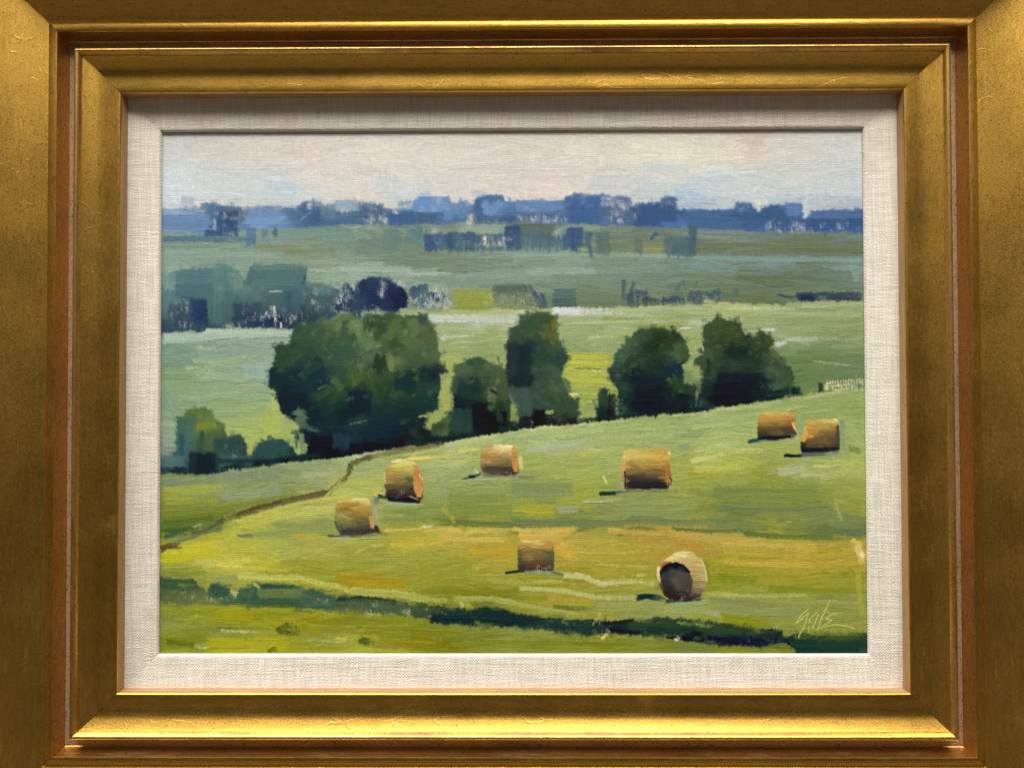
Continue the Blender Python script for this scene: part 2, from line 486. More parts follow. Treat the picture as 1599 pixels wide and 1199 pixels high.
def wash(id, poly, cps, n, L=(40, 110), w=(5, 11), ang=0.0, angj=3.0, jit=0.035, dry=(0.0, 0.3), rag=1.5, base=True, wet=0.25, curve=0.05, thick=0.9, iso=False, mask=None, op=0.92, feather=0, eps=30.0):
    m = polymask(poly, rag) if mask is None else mask
    ys, xs = np.nonzero(m > 0.05)
    if not len(ys): return m
    y0_, y1, x0, x1 = ys.min(), ys.max() + 1, xs.min(), xs.max() + 1
    if base:
        st = 6 if eps > 10 else 2
        gx = np.arange(x0, x1 + st, st); gy = np.arange(y0_, y1 + st, st)
        G = np.stack(np.meshgrid(gx, gy), -1).reshape(-1, 2)
        B = idw(cps, from_canvas(G), eps=eps).reshape(len(gy), len(gx), 3) / 255
        iy = (np.arange(y0_, y1) - y0_) / st; ix = (np.arange(x0, x1) - x0) / st
        i = np.minimum(iy.astype(int), len(gy) - 2); j = np.minimum(ix.astype(int), len(gx) - 2)
        fy = (iy - i)[:, None, None]; fx = (ix - j)[None, :, None]
        B = (B[i][:, j] * (1 - fy) + B[i + 1][:, j] * fy) * (1 - fx) + (B[i][:, j + 1] * (1 - fy) + B[i + 1][:, j + 1] * fy) * fx
        al = m[y0_:y1, x0:x1, None]
        C[y0_:y1, x0:x1] = C[y0_:y1, x0:x1] * (1 - al) + B.astype(np.float32) * al
        Z[y0_:y1, x0:x1] *= (1 - 0.8 * al[..., 0])
        ii = ID[y0_:y1, x0:x1]; ii[al[..., 0] > 0.5] = idn(id)
    k = rng.integers(0, len(ys), n)
    ctr = from_canvas(np.c_[xs[k], ys[k]])
    cc = idw(cps, ctr, eps=eps)
    for q in range(n):
        l = rng.uniform(*L); ww = rng.uniform(*w)
        a = math.radians(rng.uniform(0, 180) if iso else ang + rng.normal(0, angj))
        if rng.random() < 0.5: a += math.pi
        dx, dy = math.cos(a) * l / 2, math.sin(a) * l / 2
        c = cc[q] * (1 + rng.normal(0, jit)) + rng.normal(0, jit * 60, 3)
        stroke([(ctr[q][0] - dx, ctr[q][1] - dy), (ctr[q][0] + dx, ctr[q][1] + dy)], ww, np.clip(c, 0, 255), dry=rng.uniform(*dry), id=None,
               wet=wet, clip=m, curve=rng.normal(0, curve), thick=thick, op=op)
    if feather:
        ys, xs = np.nonzero((m > 0.15) & (m < 0.85))
        k = rng.integers(0, len(ys), feather)
        ctr = from_canvas(np.c_[xs[k], ys[k]]); cc = idw(cps, ctr)
        for q in range(feather):
            l = rng.uniform(5, 15); a = rng.uniform(0, math.pi) if iso else math.radians(ang + rng.normal(0, angj * 2))
            o = rng.normal(0, 1.6, 2)
            dx, dy = math.cos(a) * l / 2, math.sin(a) * l / 2
            c0 = ctr[q] + o
            stroke([c0 - (dx, dy), c0 + (dx, dy)], rng.uniform(4, 9), np.clip(cc[q] * (1 + rng.normal(0, 0.08)) + 6, 0, 255), dry=rng.uniform(.5, 1.0), op=rng.uniform(.35, .8), wet=.35, thick=.6)
    return m

def dabs(pts, c, r=(1.2, 2.6), id=None, op=0.9):
    """small flecks where the light ground or a loaded bristle shows"""
    for x, y in pts:
        l = rng.uniform(*r)
        stroke([(x, y - l), (x + rng.normal(0, .4), y + l)], rng.uniform(1.0, 1.9), c, dry=0.3, op=op, id=id, wet=0, thick=0.8)
def flecks(x0, x1, y0_, y1, n, c, r=(1.2, 3.2), op=0.8):
    """dry-brush sparkle: the ground or an earlier colour left bare in the hollows between threads"""
    mx, my = (x0 + x1) / 2, (y0_ + y1) / 2
    poly = [(mx + (x1 - x0) * 0.62 * math.cos(a) * (1 + 0.15 * rng.normal()), my + (y1 - y0_) * 0.62 * math.sin(a) * (1 + 0.15 * rng.normal())) for a in np.linspace(0, 6.2, 12)]
    m = polymask(poly, 3.0)
    ys, xs = np.nonzero(m > 0.02)
    if not len(ys): return
    a0, a1, b0, b1 = ys.min(), ys.max() + 1, xs.min(), xs.max() + 1
    for _ in range(3):
        m[a0:a1, b0:b1] = (m[a0:a1, b0:b1] + np.roll(m, 3, 0)[a0:a1, b0:b1] + np.roll(m, -3, 0)[a0:a1, b0:b1] + np.roll(m, 3, 1)[a0:a1, b0:b1] + np.roll(m, -3, 1)[a0:a1, b0:b1]) / 5
    s1 = rng.random() * 300
    tall = 2.2 if r[1] > 2.4 else 1.2
    w_ = SPARK[a0:a1, b0:b1] + 0.55 * samp(N_BR, xx[a0:a1, b0:b1] / 1.4 + s1, yy[a0:a1, b0:b1] / (1.5 * tall)) + 0.5 * samp(N_LO, xx[a0:a1, b0:b1] / 2 + s1, yy[a0:a1, b0:b1] / 2)
    frac = min(0.55, n * r[1] * 1.8 / max((x1 - x0) * (y1 - y0_), 1))
    th = np.quantile(w_, 1 - frac)
    al = sstep(th - 0.12, th + 0.25, w_) * np.clip(m[a0:a1, b0:b1] * 1.5, 0, 1) * op
    cc = np.asarray(c, np.float32) / 255
    C[a0:a1, b0:b1] = C[a0:a1, b0:b1] * (1 - al[..., None]) + cc * al[..., None]
    Z[a0:a1, b0:b1] *= 1 - 0.5 * al

def roughen(amp, tone=0.03):
    """paint dragged over the weave: every edge breaks up thread by thread, and colours soften into each other"""
    global C
    dx = amp * S * (0.8 * samp(N_BR, yy / 1.3 + 7, xx / 4) + 0.9 * samp(N_BR, yy / 1.2, xx / 1.2 + 90))
    dy = amp * S * (0.8 * samp(N_BR, xx / 1.3 + 51, yy / 4) + 0.9 * samp(N_BR, yy / 1.2 + 200, xx / 1.2))
    a = np.clip(np.rint(yy + dy), 0, GH - 1).astype(int); b = np.clip(np.rint(xx + dx), 0, GW - 1).astype(int)
    D = C[a, b]
    D = 0.55 * D + 0.45 * (np.roll(D, 1, 0) + np.roll(D, -1, 0) + np.roll(D, 1, 1) + np.roll(D, -1, 1)) / 4
    C[:] = D * (1 + tone * (samp(N_BR, yy / 1.3 + 77, xx / 2.6) + 0.7 * samp(N_BR, xx / 1.3 + 33, yy / 2.6))[..., None])

def haze_blend():
    """the far distance was worked wet in wet: its edges melt a little more than the rest"""
    global C
    far = np.clip((250 - (yy / S - MARG)) / 90, 0, 1)[..., None] * np.clip((yy / S - MARG - 60) / 40, 0, 1)[..., None]
    D = C.copy()
    for _ in range(3):
        D = 0.4 * D + 0.15 * (np.roll(D, 1, 0) + np.roll(D, -1, 0) + np.roll(D, 1, 1) + np.roll(D, -1, 1))
    C[:] = C * (1 - 0.75 * far) + D * 0.75 * far

def mute():
    """knock back the tube colours: blues most, greens a little, earths not at all"""
    global C
    L = (C @ np.array([0.3, 0.59, 0.11], np.float32))[..., None]
    mx = C.max(-1, keepdims=True); mn = C.min(-1, keepdims=True)
    blue = np.clip((C[..., 2:3] - np.maximum(C[..., 0:1], C[..., 1:2])) / np.maximum(mx - mn, 0.02) * 2.2, 0, 1)
    green = np.clip((C[..., 1:2] - np.maximum(C[..., 0:1], C[..., 2:3])) / np.maximum(mx - mn, 0.02) * 2.2, 0, 1)
    k = 1 - 0.20 * blue - green * np.clip(0.27 - 0.17 * np.clip((yy[..., None] / S - 180) / 260, 0, 1), 0, 1) - 0.16 * np.clip((C[..., 0:1] - C[..., 1:2]) * 8, 0, 1)
    C[:] = L + (C - L) * k
    C[..., 1] += 0.13 * blue[..., 0] * (C[..., 2] - C[..., 1])
    Yc = yy / S - MARG
    warm = np.clip((C[..., 0] - C[..., 2]) * 8, 0, 1) * np.clip((118 - Yc) / 15, 0, 1)
    C[..., 0] -= warm * 0.30 * np.clip(C[..., 0] - C[..., 1], 0, 1); C[..., 2] += warm * 0.18 * np.clip(C[..., 1] - C[..., 2], 0, 1)
    C *= (1 - 0.065 * np.clip((Yc - 265) / 30, 0, 1) * np.clip((470 - Yc) / 40, 0, 1) - 0.05 * np.clip((Yc - 100) / 20, 0, 1) * np.clip((160 - Yc) / 20, 0, 1))[..., None]
    hill = np.clip((yy / S - 430) / 120, 0, 1) * np.clip((C[..., 1] - C[..., 0]) * 12, 0, 1) * np.clip((C[..., 1] - 0.36) * 6, 0, 1)
    C[..., 0] += hill * 0.30 * np.clip(C[..., 1] - C[..., 0], 0, 1); C[..., 1] -= hill * 0.012; C[..., 2] -= hill * 0.012
    teal = np.clip((np.minimum(C[..., 1], C[..., 2]) - C[..., 0]) * 6, 0, 1) * (yy > 690 * S)
    C[..., 2] -= teal * 0.35 * np.clip(C[..., 2] - C[..., 0], 0, 1); C[..., 0] += teal * 0.22 * np.clip(C[..., 1] - C[..., 0], 0, 1)

def names_tree(i):
    return any(v == i and ('tree:' in k or 'tall_tree' in k or 'bush' in k) for k, v in IDS.items())
# ---- sky
SKY = 'painted_sky'
wash(SKY, [(235, 190), (1370, 190), (1370, 352), (235, 352)], [
    (260, 220, 210, 214, 212), (330, 235, 216, 215, 207), (420, 232, 222, 216, 206), (500, 232, 226, 216, 206), (600, 235, 228, 220, 208), (700, 235, 224, 218, 206),
    (800, 235, 222, 214, 202), (900, 235, 225, 217, 202), (1000, 235, 230, 223, 203), (1060, 240, 232, 225, 203), (1130, 235, 227, 219, 199), (1182, 222, 219, 202, 186), (1215, 232, 219, 215, 203), (1310, 235, 212, 214, 210),
    (265, 280, 208, 219, 223), (340, 285, 203, 213, 215), (420, 290, 208, 212, 210), (500, 278, 220, 213, 206), (600, 275, 219, 212, 204), (700, 285, 213, 210, 205), (800, 285, 213, 207, 200), (880, 275, 217, 210, 202), (950, 285, 206, 206, 204),
    (1040, 268, 215, 215, 208), (1010, 298, 195, 204, 209), (1100, 288, 194, 206, 215), (1180, 290, 199, 207, 209), (1250, 285, 206, 211, 208), (1325, 285, 200, 207, 209), (1330, 318, 177, 193, 209),
    (268, 312, 207, 219, 224), (300, 315, 205, 213, 220), (360, 305, 199, 209, 212), (435, 300, 190, 205, 217), (480, 312, 206, 213, 215), (560, 305, 216, 211, 205), (625, 305, 202, 210, 213), (690, 305, 210, 209, 205), (790, 310, 217, 211, 205), (860, 305, 223, 213, 201), (1080, 312, 170, 192, 216), (1140, 310, 196, 206, 214), (1230, 305, 190, 202, 210)],
    520, L=(18, 60), w=(8, 18), angj=26, jit=0.013, dry=(0, 0.35), wet=0.45, op=.6)
for x0, y0, x1, y1, w, c in [
    (414, 292, 462, 294, 22, (188, 204, 217)), (414, 308, 455, 309, 16, (196, 209, 216)), (600, 275, 600, 300, 40, (204, 208, 208)), (921, 288, 985, 288, 34, (200, 203, 205)), (985, 232, 1075, 236, 13, (233, 226, 205)), (1000, 245, 1075, 247, 6, (235, 226, 198)),
    (885, 236, 930, 240, 14, (228, 221, 205)), (940, 246, 936, 262, 9, (226, 220, 207)), (1005, 262, 1075, 264, 12, (202, 209, 212)), (1055, 305, 1082, 304, 20, (168, 192, 218)), (1060, 318, 1085, 312, 6, (196, 212, 226)), (1085, 275, 1180, 271, 5, (206, 214, 218)),
    (1178, 219, 1190, 221, 12, (218, 198, 180)), (1200, 225, 1260, 226, 12, (216, 214, 206)), (1075, 268, 1140, 264, 6, (222, 221, 212)), (660, 290, 672, 290, 22, (201, 204, 206)), (735, 303, 757, 301, 9, (182, 197, 214)), (655, 306, 672, 302, 9, (176, 192, 214)),
    (1070, 312, 1120, 316, 9, (172, 192, 216)), (1175, 300, 1187, 290, 4, (222, 222, 214)), (1090, 250, 1160, 246, 10, (230, 222, 200)), (255, 300, 300, 302, 20, (206, 219, 224)), (530, 235, 620, 233, 9, (231, 224, 212)), (340, 262, 460, 260, 8, (212, 214, 209)),
    (800, 262, 900, 262, 9, (217, 209, 200)), (700, 262, 770, 258, 9, (217, 210, 202)), (1250, 300, 1345, 306, 9, (190, 203, 212)), (1190, 312, 1280, 316, 8, (184, 199, 212))]:
    stroke([(x0, y0), (x1, y1)], w, c, dry=0.12, id=None, wet=0.15, thick=0.8)
flecks(530, 720, 222, 250, 26, (240, 234, 224), r=(0.5, 1.2), op=0.6)

# ---- far meadow
FAR = 'painted_far_meadow'
wash(FAR, [(235, 352), (400, 348), (560, 346), (760, 344), (900, 346), (1050, 352), (1200, 358), (1370, 360), (1370, 500), (235, 530)], [
    (270, 390, 128, 158, 142), (300, 383, 118, 150, 128), (350, 392, 122, 152, 134), (430, 372, 118, 150, 136), (480, 392, 118, 143, 110), (520, 372, 108, 143, 130), (560, 358, 132, 162, 142), (560, 388, 108, 138, 112), (600, 375, 104, 134, 120),
    (640, 402, 108, 134, 104), (700, 402, 112, 138, 108), (740, 358, 138, 160, 140), (800, 398, 128, 158, 134), (900, 403, 128, 158, 134), (850, 358, 90, 112, 100), (960, 380, 100, 124, 96), (950, 360, 118, 138, 122), (1010, 388, 124, 138, 92), (1060, 380, 90, 112, 112),
    (1100, 364, 118, 138, 130), (1100, 388, 102, 120, 84), (1180, 372, 112, 134, 122), (1250, 388, 98, 115, 84), (1200, 395, 104, 118, 84), (1330, 366, 102, 128, 118), (1330, 392, 98, 118, 86),
    (270, 412, 132, 162, 146), (400, 410, 130, 158, 140), (520, 415, 134, 160, 136), (600, 413, 118, 146, 122), (700, 418, 110, 138, 114), (800, 420, 116, 142, 116), (900, 415, 128, 158, 138), (1000, 415, 122, 150, 138), (1100, 412, 116, 146, 138), (1200, 415, 114, 140, 134), (1335, 415, 120, 150, 144),
    (290, 440, 118, 150, 138), (550, 428, 146, 172, 152), (650, 432, 138, 166, 146), (650, 446, 130, 160, 142), (720, 440, 124, 152, 132), (800, 432, 130, 158, 138), (800, 446, 116, 140, 120), (900, 440, 114, 138, 112), (1000, 440, 110, 134, 110), (1100, 440, 106, 130, 100), (1200, 440, 94, 118, 84), (1290, 440, 96, 120, 96), (1340, 445, 108, 132, 112),
    (620, 470, 118, 146, 132), (740, 470, 140, 150, 70), (850, 468, 106, 128, 98), (920, 460, 110, 132, 104), (930, 476, 112, 128, 84), (1150, 462, 98, 120, 84), (1180, 472, 94, 114, 74), (1270, 480, 106, 128, 84), (1330, 480, 104, 124, 84), (1000, 478, 112, 130, 90)],
    680, L=(26, 100), w=(5, 12), angj=6, jit=0.022, dry=(0, 0.3), wet=0.35)
for x0, y0, x1, y1, w, c in [
    (800, 397, 1090, 401, 8, (134, 164, 142)), (1090, 403, 1345, 407, 9, (122, 152, 148)), (820, 425, 930, 424, 9, (138, 166, 142)), (530, 420, 640, 421, 9, (148, 174, 154)), (635, 428, 705, 427, 4, (156, 182, 160)), (560, 412, 600, 413, 6, (138, 166, 148)),
    (470, 420, 525, 424, 7, (150, 174, 150)), (600, 408, 800, 408, 8, (108, 136, 110)), (1085, 383, 1345, 386, 8, (104, 120, 82)), (1240, 392, 1345, 393, 8, (96, 114, 80)), (950, 372, 1010, 372, 8, (104, 124, 104)), (1000, 389, 1035, 388, 17, (126, 138, 88)),
    (400, 385, 470, 386, 8, (120, 140, 96)), (440, 393, 520, 393, 9, (118, 140, 102)), (255, 382, 340, 382, 6, (120, 152, 128)), (255, 397, 420, 397, 9, (132, 162, 146)), (1150, 434, 1230, 436, 10, (94, 116, 80)), (1330, 415, 1338, 440, 10, (126, 154, 144)),
    (860, 353, 800, 352, 6, (86, 108, 100)), (1085, 362, 1180, 366, 7, (112, 136, 124)), (430, 360, 540, 360, 8, (112, 144, 136)), (880, 353, 935, 356, 9, (132, 156, 136))]:
    stroke([(x0, y0), (x1, y1)], w, c, dry=0.18, wet=0.2, thick=0.8)

# ---- blue horizon of distant trees
DT = 'painted_distant_treeline'
wash(DT, [(240, 326), (300, 326), (312, 319), (330, 315), (345, 322), (380, 324), (430, 323), (470, 322), (478, 316), (500, 316), (505, 322), (525, 314), (560, 314), (580, 320), (612, 328), (640, 326), (650, 309), (700, 308), (703, 318), (735, 316), (748, 306), (782, 306), (800, 316), (805, 314), (880, 314), (884, 308), (895, 304), (930, 305), (940, 306), (985, 308), (990, 320), (1030, 318), (1032, 310), (1055, 308), (1057, 328), (1080, 328), (1145, 328), (1152, 318), (1170, 318), (1183, 331), (1195, 323), (1225, 321), (1234, 319), (1252, 318), (1254, 338), (1262, 338), (1275, 330), (1370, 328),
          (1370, 366), (1300, 362), (1170, 362), (1060, 355), (940, 351), (800, 346), (760, 344), (690, 350), (600, 350), (525, 351), (470, 356), (395, 358), (350, 364), (240, 362)], [
    (265, 332, 130, 158, 200), (300, 335, 112, 142, 192), (300, 350, 104, 138, 198), (265, 355, 104, 140, 200), (330, 330, 80, 110, 165), (350, 345, 50, 78, 136), (370, 335, 92, 112, 140), (400, 335, 96, 130, 190), (430, 342, 108, 146, 208), (400, 350, 118, 152, 208), (465, 335, 78, 108, 160), (490, 340, 62, 94, 154), (515, 335, 100, 132, 166), (515, 348, 70, 100, 150),
    (545, 322, 140, 168, 196), (540, 340, 80, 110, 158), (580, 330, 68, 94, 146), (625, 340, 62, 98, 164), (670, 320, 98, 138, 206), (690, 340, 70, 104, 160), (720, 330, 104, 138, 200), (740, 335, 66, 96, 150), (765, 315, 78, 114, 176), (768, 328, 100, 140, 208), (790, 345, 62, 94, 154), (840, 322, 96, 130, 192), (850, 340, 80, 108, 160),
    (910, 330, 62, 96, 166), (960, 330, 86, 110, 164), (1010, 340, 52, 82, 146), (1045, 345, 62, 94, 158), (1070, 345, 72, 108, 174), (1110, 345, 62, 98, 160), (1100, 334, 82, 112, 176), (1165, 335, 58, 92, 156), (1210, 340, 56, 90, 152), (1243, 330, 88, 122, 196), (1243, 350, 54, 86, 152), (1300, 340, 66, 100, 168), (1300, 352, 50, 82, 152), (1340, 345, 52, 84, 156)],
    260, L=(10, 34), w=(6, 13), angj=14, feather=110, jit=0.04, dry=(0, 0.45), wet=0.2, rag=1.8)
def block(x0, y0, x1, y1, c, dry=0.3, id=None, n=None, vert=True, jit=0.03, wj=0.25, thick=0.8):
    """a patch of side-by-side flat-brush pulls"""
    w_ = abs(x1 - x0) if vert else abs(y1 - y0)
    k = n or max(1, int(round(w_ / 16)))
    for i in range(k):
        cc = np.clip(np.array(c) * (1 + rng.normal(0, jit)), 0, 255)
        a = (i + 0.5) / k
        if vert:
            x = x0 + (x1 - x0) * a
            stroke([(x + rng.normal(0, 1), y0 + rng.normal(0, 1)), (x + rng.normal(0, 1), y1 + rng.normal(0, 1))], w_ / k * 1.2, cc, dry=dry, id=id, wet=0.14, thick=thick, op=0.86)
        else:
            y = y0 + (y1 - y0) * a
            stroke([(x0 + rng.normal(0, 1), y), (x1 + rng.normal(0, 1), y)], w_ / k * 1.2, cc, dry=dry, id=id, wet=0.14, thick=thick, op=0.86)
B = block
B(284, 306, 303, 322, (156, 178, 208), 0.4, DT); B(255, 326, 302, 334, (140, 166, 204), 0.4, DT, vert=False)
B(255, 336, 325, 356, (104, 138, 198), 0.12, DT, vert=False, n=2); stroke([(335, 342), (334, 368)], 5, (150, 170, 206), dry=.3, id=DT)
B(253, 369, 330, 377, (72, 104, 142), 0.15, DT, vert=False, n=1); B(330, 371, 398, 378, (84, 118, 148), 0.35, DT, vert=False, n=1)
B(345, 330, 369, 368, (44, 70, 128), 0.35, DT, n=2); B(318, 360, 372, 369, (48, 74, 132), 0.25, DT, vert=False, n=1); B(372, 330, 382, 360, (120, 138, 140), 0.75, DT)
B(383, 327, 436, 350, (108, 144, 206), 0.12, DT, vert=False, n=2); B(384, 355, 398, 384, (76, 106, 148), 0.2, DT); B(408, 358, 416, 372, (92, 122, 148), .3, DT); B(427, 355, 433, 371, (62, 92, 130), .2, DT)
B(472, 316, 482, 350, (72, 102, 160), 0.3, DT); B(484, 326, 499, 352, (58, 90, 156), 0.2, DT); stroke([(470, 342), (486, 331)], 3, (130, 160, 205), dry=.5)
B(478, 318, 497, 327, (226, 214, 200), 0.8, vert=False, n=1)
B(525, 313, 566, 330, (150, 176, 200), 0.45, DT, vert=False); B(525, 332, 556, 347, (74, 104, 154), 0.3, DT, vert=False); B(561, 317, 597, 347, (66, 90, 142), 0.6, DT); stroke([(525, 345), (541, 347)], 7, (66, 102, 172), id=DT)
B(607, 333, 648, 351, (58, 92, 158), 0.15, DT, vert=False); B(622, 314, 642, 328, (104, 130, 174), 0.6, DT); B(612, 329, 636, 334, (206, 206, 204), 0.7, vert=False, n=1)
B(648, 308, 697, 331, (100, 140, 210), 0.05, DT, vert=False, n=2); B(650, 333, 690, 348, (66, 96, 146), 0.4, DT, vert=False); B(697, 315, 735, 340, (112, 144, 198), 0.6, DT); B(692, 330, 704, 344, (96, 136, 206), 0.1, DT)
B(742, 311, 754, 342, (62, 92, 150), 0.2, DT); B(752, 305, 786, 313, (70, 106, 168), 0.25, DT, vert=False); stroke([(756, 316), (763, 337)], 13, (104, 144, 212), id=DT); stroke([(782, 315), (764, 337)], 12, (100, 140, 208), id=DT); B(740, 338, 805, 350, (64, 94, 150), 0.45, DT, vert=False, n=1)
B(726, 336, 736, 352, (196, 190, 186), 0.9)
B(805, 314, 880, 331, (98, 132, 196), 0.2, DT, vert=False, n=2); B(812, 334, 878, 345, (74, 96, 148), 0.75, DT, n=4); B(884, 309, 906, 351, (62, 96, 168), 0.08, DT); B(906, 305, 937, 351, (58, 92, 164), 0.1, DT, n=2)
B(938, 309, 986, 322, (138, 156, 192), 0.7, DT, vert=False); B(940, 322, 988, 350, (70, 92, 146), 0.8, DT, n=4); B(988, 320, 1056, 352, (50, 80, 144), 0.12, DT, n=4); B(1030, 309, 1055, 326, (84, 108, 156), 0.7, DT); B(1033, 347, 1075, 354, (66, 104, 182), 0.1, DT, vert=False, n=1)
B(1056, 329, 1072, 340, (56, 88, 150), 0.2, DT); B(1072, 330, 1145, 356, (62, 98, 162), 0.15, DT, vert=False, n=2); B(1148, 319, 1173, 334, (64, 98, 164), 0.12, DT); B(1160, 334, 1184, 360, (56, 90, 154), .1, DT); B(1186, 323, 1230, 358, (56, 88, 150), 0.3, DT, n=3)
B(1229, 319, 1251, 338, (92, 128, 202), 0.1, DT, vert=False, n=1); B(1258, 300, 1257, 340, (196, 206, 212), 0.1, n=1); stroke([(1258, 292), (1257, 340)], 8, (198, 208, 213), dry=.1, wet=.05); B(1265, 331, 1345, 343, (78, 110, 180), 0.12, DT, vert=False, n=1); B(1262, 343, 1348, 358, (52, 84, 154), 0.15, DT, vert=False, n=2)
B(1208, 345, 1320, 361, (58, 86, 144), 0.85, DT, n=7)
stroke([(1178, 312), (1185, 330)], 7, (208, 214, 214), dry=.1, wet=.05); stroke([(1068, 303), (1082, 322)], 12, (176, 198, 220), dry=.1)
for bx0, bx1, by0, by1, n in [(350, 372, 335, 368, 26), (570, 605, 326, 347, 40), (596, 606, 335, 349, 16), (725, 740, 338, 352, 16), (812, 880, 336, 346, 46), (945, 988, 318, 351, 70), (988, 1055, 316, 322, 16), (1205, 1325, 347, 362, 60), (384, 460, 320, 328, 24), (395, 412, 312, 322, 12), (930, 990, 310, 322, 20), (560, 580, 315, 322, 10), (300, 345, 318, 332, 14), (500, 520, 314, 322, 10)]:
    flecks(bx0, bx1, by0, by1, n, (222, 212, 200), r=(1.0, 3.0), op=0.75)
for x, y, c, w in [(310, 320, (232, 216, 204), 6), (326, 315, (232, 220, 206), 6), (348, 315, (236, 224, 208), 8), (558, 308, (232, 214, 196), 7), (583, 307, (230, 212, 194), 6), (890, 300, (236, 216, 180), 6), (820, 306, (232, 218, 204), 6), (1183, 318, (220, 220, 212), 7), (1195, 316, (222, 218, 208), 5), (735, 314, (222, 212, 202), 7), (1298, 304, (232, 232, 226), 2.2), (790, 312, (230, 214, 204), 5)]:
    stroke([(x - 2, y - 3), (x + 2, y + 4)], w, c, dry=.25, wet=0)

# ---- blue-green shrubs before the horizon
SH = 'painted_shrub_row'
for a in [(636, 358, 668, 385, (84, 116, 128), .45), (664, 365, 705, 388, (52, 82, 136), .2), (652, 356, 662, 382, (96, 128, 126), .4), (700, 362, 742, 392, (50, 80, 128), .35), (742, 366, 790, 392, (56, 82, 120), .55), (788, 354, 812, 391, (42, 66, 126), .25), (665, 384, 684, 392, (50, 78, 134), .1),
          (812, 366, 876, 392, (70, 98, 122), .4), (877, 356, 910, 391, (46, 74, 134), .2), (914, 362, 924, 384, (62, 92, 122), .3), (932, 362, 952, 398, (86, 112, 112), .3), (990, 374, 1002, 396, (82, 108, 102), .3), (1036, 372, 1082, 399, (78, 104, 114), .3), (1052, 378, 1082, 400, (74, 102, 116), .2), (600, 362, 622, 390, (92, 122, 116), .15), (708, 386, 800, 394, (62, 92, 124), .5), (1075, 352, 1086, 400, (62, 92, 108), .3)]:
    block(*a[:4], a[4], a[5], SH)
stroke([(917, 382), (924, 400)], 8, (66, 96, 122), id=SH); stroke([(1026, 364), (1015, 374)], 5, (54, 82, 140), id=SH); stroke([(676, 380), (668, 392)], 8, (48, 76, 134), id=SH)
B(745, 353, 780, 364, (140, 166, 150), .25, vert=False); B(868, 354, 884, 366, (128, 152, 136), .1); B(690, 350, 720, 360, (108, 134, 118), .3, vert=False, n=1); stroke([(868, 362), (888, 353), (935, 354)], 5, (134, 156, 140))
B(902, 386, 916, 393, (150, 166, 112), .2)
for bx0, bx1, by0, by1, n in [(752, 766, 368, 386, 14), (775, 800, 372, 392, 26), (664, 680, 350, 362, 10), (862, 878, 362, 374, 8), (690, 800, 358, 392, 24)]:
    flecks(bx0, bx1, by0, by1, n, (216, 208, 200), r=(0.9, 2.6), op=0.7)
stroke([(758, 370), (756, 384)], 4, (228, 218, 210), dry=.4, wet=0)

# ---- shadowed grove on the left, with the dark dome of trees
GR = 'painted_grove'
wash(GR, [(240, 440), (256, 424), (262, 430), (270, 424), (300, 419), (330, 420), (338, 413), (352, 413), (372, 424), (384, 440), (396, 415), (440, 413), (480, 418), (476, 440), (500, 444), (530, 452), (535, 475), (530, 492), (500, 503), (462, 513), (400, 511), (350, 513), (322, 512), (314, 520), (300, 514), (252, 521), (240, 522)], [
    (262, 440, 112, 150, 144), (262, 470, 84, 124, 122), (262, 505, 52, 84, 106), (300, 435, 74, 110, 118), (300, 455, 70, 106, 116), (275, 490, 56, 82, 100), (315, 490, 36, 58, 102), (340, 430, 92, 128, 126), (350, 450, 86, 122, 118), (350, 490, 72, 104, 102), (375, 440, 104, 138, 128), (375, 500, 44, 66, 96), (420, 430, 80, 114, 114), (440, 450, 72, 104, 108), (430, 475, 72, 100, 100), (420, 500, 34, 52, 90), (455, 470, 58, 90, 108), (470, 495, 46, 68, 88), (500, 480, 56, 82, 96), (500, 455, 104, 132, 122), (525, 470, 66, 92, 104)],
    150, L=(12, 40), w=(9, 18), ang=80, angj=22, feather=70, jit=0.04, dry=(0, 0.45), wet=0.2)
B(297, 466, 332, 502, (34, 54, 100), .2, GR, n=2); stroke([(310, 500), (311, 521)], 8, (44, 68, 106), id=GR); stroke([(326, 440), (332, 506)], 14, (78, 110, 110), dry=.35); B(333, 455, 362, 506, (76, 108, 106), .2, GR, n=2)
B(367, 474, 380, 506, (44, 66, 96), .3, GR); B(395, 475, 408, 498, (50, 72, 96), .4, GR); B(399, 496, 470, 511, (28, 44, 88), .55, GR, vert=False, n=1); B(438, 452, 470, 492, (66, 98, 112), .15, GR, n=2); stroke([(452, 456), (450, 490)], 8, (50, 80, 116), dry=.3, id=GR)
stroke([(398, 417), (384, 448)], 14, (76, 110, 112), id=GR); B(396, 420, 474, 446, (80, 112, 114), .15, GR, vert=False, n=2); B(395, 415, 478, 421, (96, 130, 120), .3, GR, vert=False, n=1); stroke([(477, 428), (472, 446)], 4, (52, 82, 108), id=GR)
B(276, 426, 330, 442, (80, 116, 124), .25, GR, vert=False); B(272, 444, 330, 462, (72, 106, 116), .25, GR, vert=False); stroke([(475, 445), (500, 444), (520, 450)], 5, (86, 116, 118), dry=.4, id=GR); stroke([(420, 455), (440, 454)], 2, (150, 180, 160), dry=.4)
B(478, 462, 528, 496, (62, 88, 98), .4, GR, n=3); B(455, 490, 520, 504, (44, 66, 86), .4, GR, vert=False, n=1)
B(262, 475, 296, 505, (56, 80, 98), .6, GR, n=2); B(252, 505, 300, 516, (50, 80, 108), .3, GR, vert=False, n=1)
for bx0, bx1, by0, by1, n in [(265, 298, 475, 508, 30), (412, 444, 478, 510, 44), (350, 380, 505, 514, 18), (450, 480, 490, 510, 20), (500, 530, 470, 496, 20), (375, 400, 485, 505, 10), (475, 495, 455, 475, 10)]:
    flecks(bx0, bx1, by0, by1, n, (214, 206, 196), r=(1.0, 3.2), op=0.7)
